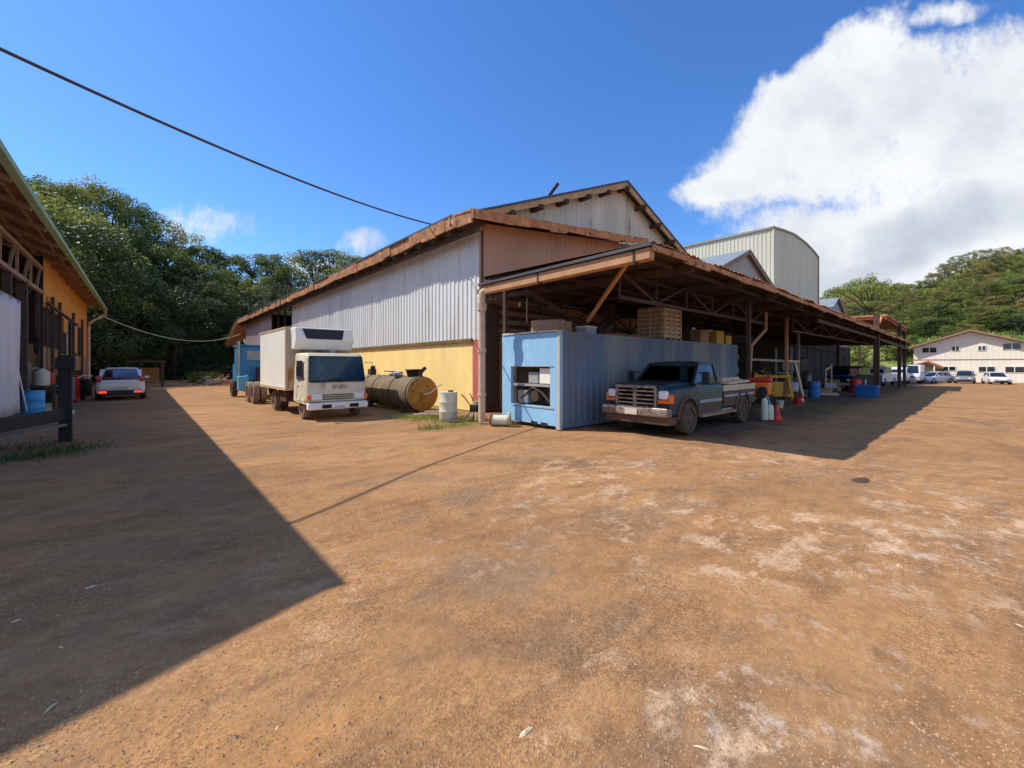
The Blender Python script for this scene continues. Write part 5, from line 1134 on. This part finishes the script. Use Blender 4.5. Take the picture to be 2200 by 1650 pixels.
for q in ((1982, 2012, 745, 756), (2046, 2060, 744, 753), (2102, 2117, 744, 753), (2155, 2193, 740, 752), (2025, 2052, 788, 796), (2103, 2137, 788, 798), (2160, 2200, 788, 799), (2215, 2240, 744, 753)): win(*q)
BO(MB().box(OX-.05, OX-.015, yr, yl, oz(773), oz(773)+.1), 'band', m_trimb)
mb = MB(); a, b, c_ = oy(1965), oy(1995), oy(2030); mb.add([(OX-2.4, a, oz(784)), (OX-2.4, b, oz(776)), (OX-2.4, c_, oz(790)), (OX, a, oz(784)+.1), (OX, b, oz(776)+.1), (OX, c_, oz(790)+.1), (OX-2.4, a, oz(784)-.18), (OX-2.4, b, oz(776)-.18), (OX-2.4, c_, oz(790)-.18)], [(0, 1, 4, 3), (1, 2, 5, 4), (0, 1, 7, 6), (1, 2, 8, 7)])
BO(mb, 'porch_roof', M('red_brown_porch', (.33, .10, .07), .7)); BO(MB().box(OX-2.3, OX-2.15, b-.8, b-.65, -.5, oz(784)), 'porch_post', m_white)
BO(MB().box(OX-.08, OX-.02, b-1.6, b-.6, -.5, 1.3), 'door', m_trimb)

# ------------------------------------------------------------------ wires
def wire(name, lab, a, b, sag, r, n=40, m_=None):
    a, b = Vector(a), Vector(b); pts = []
    for i in range(n+1):
        t_ = i/n; p = a.lerp(b, t_); p.z -= sag*4*t_*(1-t_); pts.append(p)
    mb = MB(); mb.tube(pts, r, 6); return tag(mb.build(name, m_ or m_dark), lab, 'cable')
l = -1100/904; dirx, diry = FX+RX*l, FY+RY*l; zc = 6.55; d = 904*(zc-1.8)/(785-105)
P0 = Vector((dirx*d, diry*d, zc)); A = Vector((9.25, 15.5, 7.72))
far_ = P0+(P0-A)*.35; far_.z = zc+1.0-.1
mbw = MB(); pts = []
for i in range(60):
    t_ = i/59; q = A.lerp(P0, t_*1.35)
    q.z = A.z+(P0.z-A.z)*t_*1.35-.55*4*(t_*1.35)*(1-t_*1.35)*.5
    pts.append(q)
mbw.tube(pts, .027, 6); tag(mbw.build('power_cable', M('brown_black_cable', (.09, .06, .05), .8)), 'thick dark cable sagging across the sky to the warehouse eave', 'cable')
# short mast at the left, out of view, carries the cable
pe = pts[-1]; t = thing('utility_pole', 'timber pole carrying the dark cable left of the shed', 'pole', (pe.x, pe.y, 0))
wire('thin_wire', 'thin pale wire strung low between the left shed and the warehouse', (XE, 44.8, 5.5), (8.9, 60, 5.6), 1.3, .028, m_=m_dwhite)
MB().cyl((0, 0, -.3), (0, 0, pe.z+.3), .13, 12, .10).build('shaft', m_wood, t); MB().beam((-.5, 0, pe.z), (.5, 0, pe.z), .08, .1).build('crossarm', m_wood, t)

# ------------------------------------------------------------------ vegetation
def tree_mesh(seed, kind):
    """returns leaf MB and wood MB of a tree about 10 m high, base at the origin"""
    rnd = random.Random(seed); lf = MB(); wd = MB()
    if kind == 'umbrella':
        H_ = 10; clumps = []
        wd.tube([(0, 0, -1), (.2, 0, 3), (.1, .2, 6)], [.28, .22, .15], 7)
        for k in range(17):
            a = k*2.4+rnd.random(); rr = rnd.uniform(.8, 5.0); z = rnd.uniform(5.6, 9.6)-rr*.10
            e = (math.cos(a)*rr, math.sin(a)*rr, z); wd.tube([(.1, .2, 5.6), (e[0]*.5, e[1]*.5, z-1.2), e], [.11, .07, .03], 5)
            clumps.append((e, 1.5, .38, 190))
        ls = .24
    elif kind == 'palm':
        wd.tube([(0, 0, -1), (.15, 0, 3), (.3, .1, 6)], [.16, .13, .11], 7); clumps = []
        for k in range(15):
            a = k*2.4; el_ = rnd.uniform(-.2, .9); pr_ = []
            for q in range(7):
                s_ = q/6*2.9; pr_.append(Vector((.3+math.cos(a)*s_*math.cos(el_*.6), .1+math.sin(a)*s_*math.cos(el_*.6), 6+s_*el_*.8-.16*s_*s_)))
            for q in range(6):
                p, r2 = pr_[q], pr_[q+1]; sd = (r2-p).cross(Vector((0, 0, 1))).normalized()*(.32-.03*q)
                lf.quad(p, r2, r2+sd-Vector((0, 0, .2)), p+sd-Vector((0, 0, .2))); lf.quad(p, r2, r2-sd-Vector((0, 0, .2)), p-sd-Vector((0, 0, .2)))
        return lf, wd
    elif kind == 'big':
        wd.tube([(0, 0, -1.5), (.1, 0, 2.5), (0, .2, 6.2)], [.22, .17, .10], 8); clumps = []
        for k in range(75):
            a = rnd.uniform(0, 6.283); h = rnd.uniform(.08, 1); rm = 3.1*math.sin(math.pi*min(1, h*.82+.10))**.6; rr = rm*rnd.uniform(.5, 1.08)
            cr = rnd.uniform(.45, .95); clumps.append(((math.cos(a)*rr, math.sin(a)*rr, .6+h*8.9), cr, cr*rnd.uniform(.65, 1.0), int(185*cr)))
            if k % 8 == 0: wd.tube([(0, 0, 3), (math.cos(a)*rr*.5, math.sin(a)*rr*.5, 2+h*5), (math.cos(a)*rr, math.sin(a)*rr, .6+h*8.9)], [.08, .05, .02], 5)
        ls = .17
    else:
        H_ = 10; wd.tube([(0, 0, -1.5), (rnd.uniform(-.2, .2), 0, 2.5), (rnd.uniform(-.4, .4), .2, 5.5)], [.30, .22, .12], 7); clumps = []
        for k in range(30 if kind == 'broad' else 20):
            a = rnd.uniform(0, 6.283); h = rnd.uniform(.18, 1) if kind == 'broad' else rnd.uniform(.35, 1)
            rm = 3.3*math.sin(math.pi*min(1, h*.85+.08))**.6; rr = rm*rnd.uniform(.45, 1.0)
            c = (math.cos(a)*rr, math.sin(a)*rr, 1+h*8.3); cr = rnd.uniform(.8, 1.5)
            clumps.append((c, cr, cr*.62, int(95*cr)))
            if k % 3 == 0: wd.tube([(0, 0, max(1.5, c[2]*.5)), (c[0]*.5, c[1]*.5, c[2]*.8), c], [.12, .07, .03], 5)
        ls = .30
    for c, rh, rv, n in clumps:
        for i in range(n):
            d_ = Vector((rnd.gauss(0, 1), rnd.gauss(0, 1), rnd.gauss(0, 1))).normalized()*rnd.uniform(.35, 1.05)**.6
            p = Vector((c[0]+d_.x*rh, c[1]+d_.y*rh, c[2]+d_.z*rv))
            nn = (Vector((d_.x, d_.y, d_.z+.6))+Vector((rnd.gauss(0, .7), rnd.gauss(0, .7), rnd.gauss(0, .7)))).normalized()
            u_ = nn.orthogonal().normalized(); u_ = Matrix.Rotation(rnd.uniform(0, 6.28), 3, nn) @ u_; v_ = nn.cross(u_); s_ = ls*rnd.uniform(.6, 1.3)
            lf.quad(p-u_*s_*.5, p+v_*s_*.32+u_*s_*.1, p+u_*s_*.6, p-v_*s_*.32+u_*s_*.1)
    return lf, wd
PROTO = {}
def proto(key, kind, seed, mat):
    lf, wd = tree_mesh(seed, kind)
    def mk(mb, nm, m):
        me = bpy.data.meshes.new(nm); me.from_pydata(mb.v, [], mb.f); me.update(); me.materials.append(m); return me
    PROTO[key] = (mk(lf, 'crown', mat), mk(wd, 'trunk', m_bark))
for i, (kd, mt) in enumerate((('broad', m_leafd), ('broad', m_leafm), ('broad', m_leafy), ('open', m_leafm), ('open', m_leafo), ('umbrella', m_leafm), ('palm', m_leafd), ('broad', m_leafo), ('big', m_leafd), ('big', m_leafm), ('big', m_leafy), ('big', m_leafo), ('big', m_leafshade), ('broad', m_leafshade))):
    proto(i, kd, 100+i, mt)
LAB = {0: ('broadleaf_tree', 'dark dense broadleaf tree'), 1: ('broadleaf_tree', 'mid-green bushy tree'), 2: ('broadleaf_tree', 'yellow-green bushy tree'), 3: ('open_tree', 'loose open-crowned green tree'),
       4: ('open_tree', 'loose dry olive tree'), 5: ('umbrella_tree', 'flat-topped umbrella tree'), 6: ('palm_tree', 'dark palm with drooping fronds'), 7: ('broadleaf_tree', 'brown-green bushy tree'), 8: ('broadleaf_tree', 'tall dark full-crowned tree'), 9: ('broadleaf_tree', 'tall mid-green full-crowned tree'), 10: ('broadleaf_tree', 'tall yellow-green full-crowned tree'), 11: ('broadleaf_tree', 'tall olive-brown full-crowned tree'), 12: ('broadleaf_tree', 'shade-darkened full-crowned tree'), 13: ('broadleaf_tree', 'shade-darkened bushy tree')}
def plant(key, x, y, z, h, wide=1., where='', grp=None, label=None):
    nm, lb_ = LAB[key]; t = bpy.data.objects.new(nm, None); C.objects.link(t)
    t.location = (x, y, z); t.rotation_euler = (0, 0, random.uniform(0, 6.28)); s_ = h/9.6; t.scale = (s_*wide, s_*wide, s_)
    tag(t, label or (lb_+' '+where), 'tree', grp)
    for nm2, me in zip(('crown', 'trunk'), PROTO[key]):
        o = bpy.data.objects.new(nm2, me); C.objects.link(o); o.parent = t
    return t
OUT_L = [(-250, 330), (60, 388), (110, 408), (200, 408), (280, 440), (330, 478), (400, 512), (450, 528), (500, 545), (560, 552), (620, 540), (700, 545), (760, 548), (820, 560), (1000, 560)]
def interp(tab, x):
    for (a, b), (c, d) in zip(tab, tab[1:]):
        if a <= x <= c: return b+(d-b)*(x-a)/(c-a)
    return tab[-1][1] if x > tab[-1][0] else tab[0][1]
def place_l(px, s_):
    """point on the hill behind the alley, s_ metres past its foot, along the view through a column"""
    l = (px-1100)/904; rx_, ry_ = FX+RX*l, FY+RY*l; d = 40
    while d < 140:
        x, y = rx_*d, ry_*d
        if y-(71+.30*min(x, 0)+.06*max(x, 0)) >= s_: break
        d += .5
    return x, y, d
rows = [(1, .60, 42, 0, (13, 12, 13, 6)), (7, .72, 44, 24, (12, 13, 0, 12)), (15, .86, 46, 8, (0, 1, 0, 1)), (25, 1.0, 40, 30, (1, 2, 3, 1, 7))]  # lower rows get the leaf copies darkened for shade
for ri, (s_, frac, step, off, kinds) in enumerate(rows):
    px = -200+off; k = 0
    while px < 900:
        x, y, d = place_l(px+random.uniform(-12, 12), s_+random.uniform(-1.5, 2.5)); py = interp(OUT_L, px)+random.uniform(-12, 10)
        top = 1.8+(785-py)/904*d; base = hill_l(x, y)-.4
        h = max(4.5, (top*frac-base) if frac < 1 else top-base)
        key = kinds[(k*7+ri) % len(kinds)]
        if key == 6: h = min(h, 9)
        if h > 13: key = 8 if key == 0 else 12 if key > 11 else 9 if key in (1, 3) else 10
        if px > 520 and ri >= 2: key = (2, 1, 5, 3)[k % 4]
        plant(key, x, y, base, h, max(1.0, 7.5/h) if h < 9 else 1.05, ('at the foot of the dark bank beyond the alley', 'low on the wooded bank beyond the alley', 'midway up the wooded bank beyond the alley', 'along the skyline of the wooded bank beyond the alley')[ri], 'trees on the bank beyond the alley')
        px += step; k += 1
# nearer tree mass behind the left shed
for i, (x, y, h, key) in enumerate(((-9, 50, 14.5, 9), (-14, 47, 15.5, 10), (-5.5, 56, 16, 12), (-3, 61, 15, 8), (-20, 44, 16, 9), (-10, 58, 17.5, 10), (-1, 66, 14, 12), (3, 69, 12, 12), (-16, 54, 17, 10), (-6, 63, 18.5, 10), (-25, 40, 17, 9))):
    plant(key, x, y, max(-.3, hill_l(x, y)), h, 1.05, 'standing tall behind the end of the left shed', 'trees behind the left shed')
# bushes in the shade at the foot of the bank
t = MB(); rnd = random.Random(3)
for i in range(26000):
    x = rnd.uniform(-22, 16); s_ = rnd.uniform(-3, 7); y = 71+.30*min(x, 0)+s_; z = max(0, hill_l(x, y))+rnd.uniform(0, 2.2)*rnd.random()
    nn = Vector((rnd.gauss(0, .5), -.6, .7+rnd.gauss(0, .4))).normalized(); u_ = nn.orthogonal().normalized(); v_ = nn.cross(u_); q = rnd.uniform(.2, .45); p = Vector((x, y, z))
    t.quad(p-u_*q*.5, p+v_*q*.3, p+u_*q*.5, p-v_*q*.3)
tag(t.build('undergrowth', m_leafshade), 'tangled dark undergrowth covering the bank at the end of the alley', 'undergrowth', kind='stuff')
# right hill
OUT_R = [(1700, 640), (1765, 645), (1800, 622), (1830, 602), (1880, 598), (1925, 612), (1945, 620), (1980, 603), (2050, 600), (2090, 596), (2130, 572), (2170, 556), (2200, 546), (2300, 520), (2450, 500)]
def rr_place(px, d):
    l = (px-1100)/904; return d*(FX+RX*l), d*(FY+RY*l)
for ri, (d0, step, off, frac, kinds) in enumerate(((104, 40, 0, .38, (11, 9, 10, 9, 11)), (113, 32, 14, .58, (11, 10, 9, 9, 11)), (124, 29, 7, .75, (9, 11, 8, 10, 11)), (137, 27, 14, .9, (10, 11, 9, 8, 11)), (152, 25, 5, 1.0, (11, 9, 10, 11, 9)))):
    px = 1700+off; k = 0
    while px < 2420:
        d = d0+random.uniform(-4, 6); x, y = rr_place(px, d); py = interp(OUT_R, px)+random.uniform(-7, 12)
        base = hill_r(x, y)-.5; top = 1.8+(785-py)/904*d; top = base+(top-base)*frac; h = max(6, top-base)
        key = kinds[(k*3+ri) % len(kinds)]
        if not (px < 1960 and ri < 2 and k % 2):
            plant(key, x, y, base, h, .95 if h > 14 else 1.35, ('scattered at the foot of the right hillside wood', 'at the lower edge of the wood on the right hillside', 'in the middle of the wood on the right hillside', 'high in the wood on the right hillside', 'along the skyline of the right hillside')[ri], 'trees on the right hillside')
        px += step; k += 1
x, y = rr_place(1868, 98); plant(5, x, y, hill_r(x, y)-.5, 15.5, 1.15, '', None, 'large flat-topped umbrella tree standing against the cloud right of the metal tower')
for px, d, h, lab in ((2150, 88, 5, 'round yellow-green bush on the grass above the office'), (2075, 96, 5, 'low round bush on the slope left above the office'), (1990, 92, 5, 'low bush on the slope above the vans'), (2120, 100, 6.5, 'dark round bush on the grassy slope'), (2190, 97, 6, 'bushy tree on the slope at the right edge'), (1858, 80, 5.5, 'bush seen under the far canopy beside its left post'), (1905, 84, 6.5, 'bush seen between the two posts of the far canopy'), (1945, 82, 5.5, 'bush seen right of the far canopy above the vans'), (1820, 84, 7, 'tree seen above the board fence behind the canopy')):
    x, y = rr_place(px, d); t = plant(2 if 'yellow' in lab else 1, x, y, hill_r(x, y)-.8, h, 1.5, '', None, lab); t.name = 'bush'; t['category'] = 'bush'
rb_ = random.Random(31)
for k in range(58):
    px, d = rb_.uniform(1925, 2300), rb_.uniform(80, 109); x, y = rr_place(px, d)
    key = rb_.choice((1, 2, 7, 13, 3)); t = plant(key, x, y, hill_r(x, y)-.9, rb_.uniform(2.6, 5.2), rb_.uniform(1.5, 2.1), '', 'bushes on the grassy slope', 'rounded bush among others on the grassy slope behind the office'); t.name = 'bush'; t['category'] = 'bush'
# grass tufts on the right slope and weeds at the wall: stuff
def blades(n, place, hmin, hmax, wd_, rnd):
    mb = MB()
    for i in range(n):
        x, y, z = place(rnd); h = rnd.uniform(hmin, hmax); a = rnd.uniform(0, 6.28); dx, dy = math.cos(a)*wd_, math.sin(a)*wd_; lx, ly = rnd.gauss(0, h*.35), rnd.gauss(0, h*.35)
        mb.quad((x-dx, y-dy, z), (x+dx, y+dy, z), (x+lx+dx*.3, y+ly+dy*.3, z+h), (x+lx-dx*.3, y+ly-dy*.3, z+h))
    return mb
def pl(rnd):
    px, d = rnd.uniform(1930, 2260), rnd.uniform(78, 106); x, y = rr_place(px, d); return x, y, hill_r(x, y)
tag(blades(9000, pl, .25, .8, .22, random.Random(5)).build('slope_grass', m_weed), 'tall green grass on the slope behind the office', 'grass', kind='stuff')
cl = [(*g(950, 905), .8), (*g(1000, 898), .6), (*g(900, 900), .7), (*g(1020, 905), .45), (*g(870, 896), .6), (*g(1085, 912), .4), (7.6, 12.6, .5), (*g(930, 920), .5), (*g(985, 915), .6)]
def pw(rnd):
    c = rnd.choice(cl); return c[0]+rnd.gauss(0, c[2]*.5), c[1]+rnd.gauss(0, c[2]*.4), -.01
tag(blades(1700, pw, .03, .16, .010, random.Random(6)).build('weeds', m_weed), 'low green weeds at the foot of the yellow wall', 'weeds', kind='stuff')
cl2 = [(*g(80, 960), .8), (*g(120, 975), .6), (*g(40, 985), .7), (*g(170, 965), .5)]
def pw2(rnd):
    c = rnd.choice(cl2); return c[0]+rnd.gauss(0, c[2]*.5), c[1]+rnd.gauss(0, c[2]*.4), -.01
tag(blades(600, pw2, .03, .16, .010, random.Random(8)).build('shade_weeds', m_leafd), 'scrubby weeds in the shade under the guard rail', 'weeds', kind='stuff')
cl3 = [(*g(1720, 870), .9), (*g(1780, 875), 1.2), (*g(1660, 880), .8)]
def pw3(rnd):
    c = rnd.choice(cl3); return c[0]+rnd.gauss(0, c[2]*.7), c[1]+rnd.gauss(0, c[2]*.3), -.01
tag(blades(1200, pw3, .015, .06, .012, random.Random(9)).build('canopy_grass', m_weed), 'thin grass in the shade at the canopy edge', 'grass', kind='stuff')
x, y = g(438, 822); t = thing('green_bush', 'small bright green bush beside the rubble at the end of the alley', 'bush', (x, y, 0))
mb = blades(900, lambda r_: (r_.gauss(0, .5), r_.gauss(0, .5), 0), .4, 1.2, .05, random.Random(4)); mb.build('leaves', m_weed, t)
# rubble and debris at the end of the alley
rb = random.Random(12)
for i, (px, py, s_, lab, mt) in enumerate(((455, 826, .9, 'pale rubble heap left of the blue tractor', m_stone), (475, 828, .8, 'grey rubble heap with bent iron next to the blue tractor', m_stone), (370, 812, 1.3, 'dark pile of logs and scrap at the far end of the alley', m_woodd), (400, 810, 1.1, 'second dark scrap pile at the far end of the alley', m_conc), (335, 812, 1.0, 'low dark scrap heap right of the hatchback', m_conc))):
    x, y = g(px, py); t = thing('rubble_heap', lab, 'rubble', (x, y, 0))
    mb = MB()
    for k in range(26):
        q = rb.uniform(.12, .34)*s_; mb.blobby((rb.gauss(0, .8*s_), rb.gauss(0, .5), q*.5+rb.random()*.5*s_), (q, q*rb.uniform(.6, 1.2), q*.7), k+i*40, 1, .7)
    mb.build('stones', mt, t)
    mb = MB()
    for k in range(8): a = rb.uniform(0, 6.28); mb.beam((rb.gauss(0, .5), rb.gauss(0, .3), .2), (math.cos(a)*1.1*s_, math.sin(a)*.6, .3+rb.random()*.9*s_), .05, .06)
    mb.build('scrap_bars', m_wood, t)
# pale dry leaves on the yard
lv = None; pos = [(1130, 1568, .12), (1507, 1600, .10), (110, 1515, .11), (196, 1262, .10), (250, 1135, .05), (445, 1048, .05), (348, 1205, .05), (130, 1392, .08), (595, 1556, .06), (1930, 1208, .10), (1975, 1222, .06), (176, 1287, .05), (463, 1173, .06), (2048, 1056, .07), (2190, 1330, .08), (230, 1110, .06), (2088, 1470, .05), (1120, 1172, .05), (35, 1335, .08), (860, 1290, .04), (1230, 1330, .05), (1705, 1240, .05), (1365, 1420, .05), (690, 1405, .05)]
for i, (px, py, s_) in enumerate(pos):
    x, y = g(px, py)
    if lv is None:
        mb = MB(); vs = [(-.5, 0, .05), (-.2, .14, .12), (.2, .12, .14), (.5, 0, .06), (.2, -.13, .1), (-.2, -.15, .08), (0, 0, .22)]
        mb.add(vs, [(0, 1, 6), (1, 2, 6), (2, 3, 6), (3, 4, 6), (4, 5, 6), (5, 0, 6), (5, 4, 3, 2, 1, 0)]); o = mb.build('dry_leaf', m_dryleaf); lv = o
    else: o = lv.copy(); C.objects.link(o)
    o.location = (x, y, gz(x, y)-.005); o.scale = (s_*.85, s_*.7, s_*.7); o.rotation_euler = (0, 0, (i*2.1) % 6.28)
    tag(o, 'pale curled dry leaf lying on the red dirt yard', 'leaf', 'dry leaves scattered on the yard')
# gravel
rb = random.Random(21); mb = MB()
for i in range(6500):
    px, py = rb.uniform(-50, 2250), 1650-(rb.random()**1.3)*680; x, y = g(px, py); x += rb.gauss(0, .1); q = rb.uniform(.003, .010)*(1 if rb.random() < .95 else rb.uniform(1.2, 1.8)); z = gz(x, y)
    mb.add([(x-q, y, z), (x, y-q*.9, z), (x+q, y+q*.2, z), (x, y+q, z), (x, y, z+q*.8)], [(0, 1, 4), (1, 2, 4), (2, 3, 4), (3, 0, 4)])
tag(mb.build('gravel', M('yard_pebbles', (.37, .24, .14), .9, 0, .35, 30)), 'fine pebbles scattered over the dirt yard', 'gravel', kind='stuff')
x, y = g(1850, 1028); t = MB().blobby((x, y, gz(x, y)+.004), (.2, .11, .012), 3, 2, .4); tag(t.build('drain_cover', m_drust, smooth=True), 'small dark flat plate sunk in the dirt right of the canopy shadow', 'cover')
print('objects', len(bpy.data.objects))
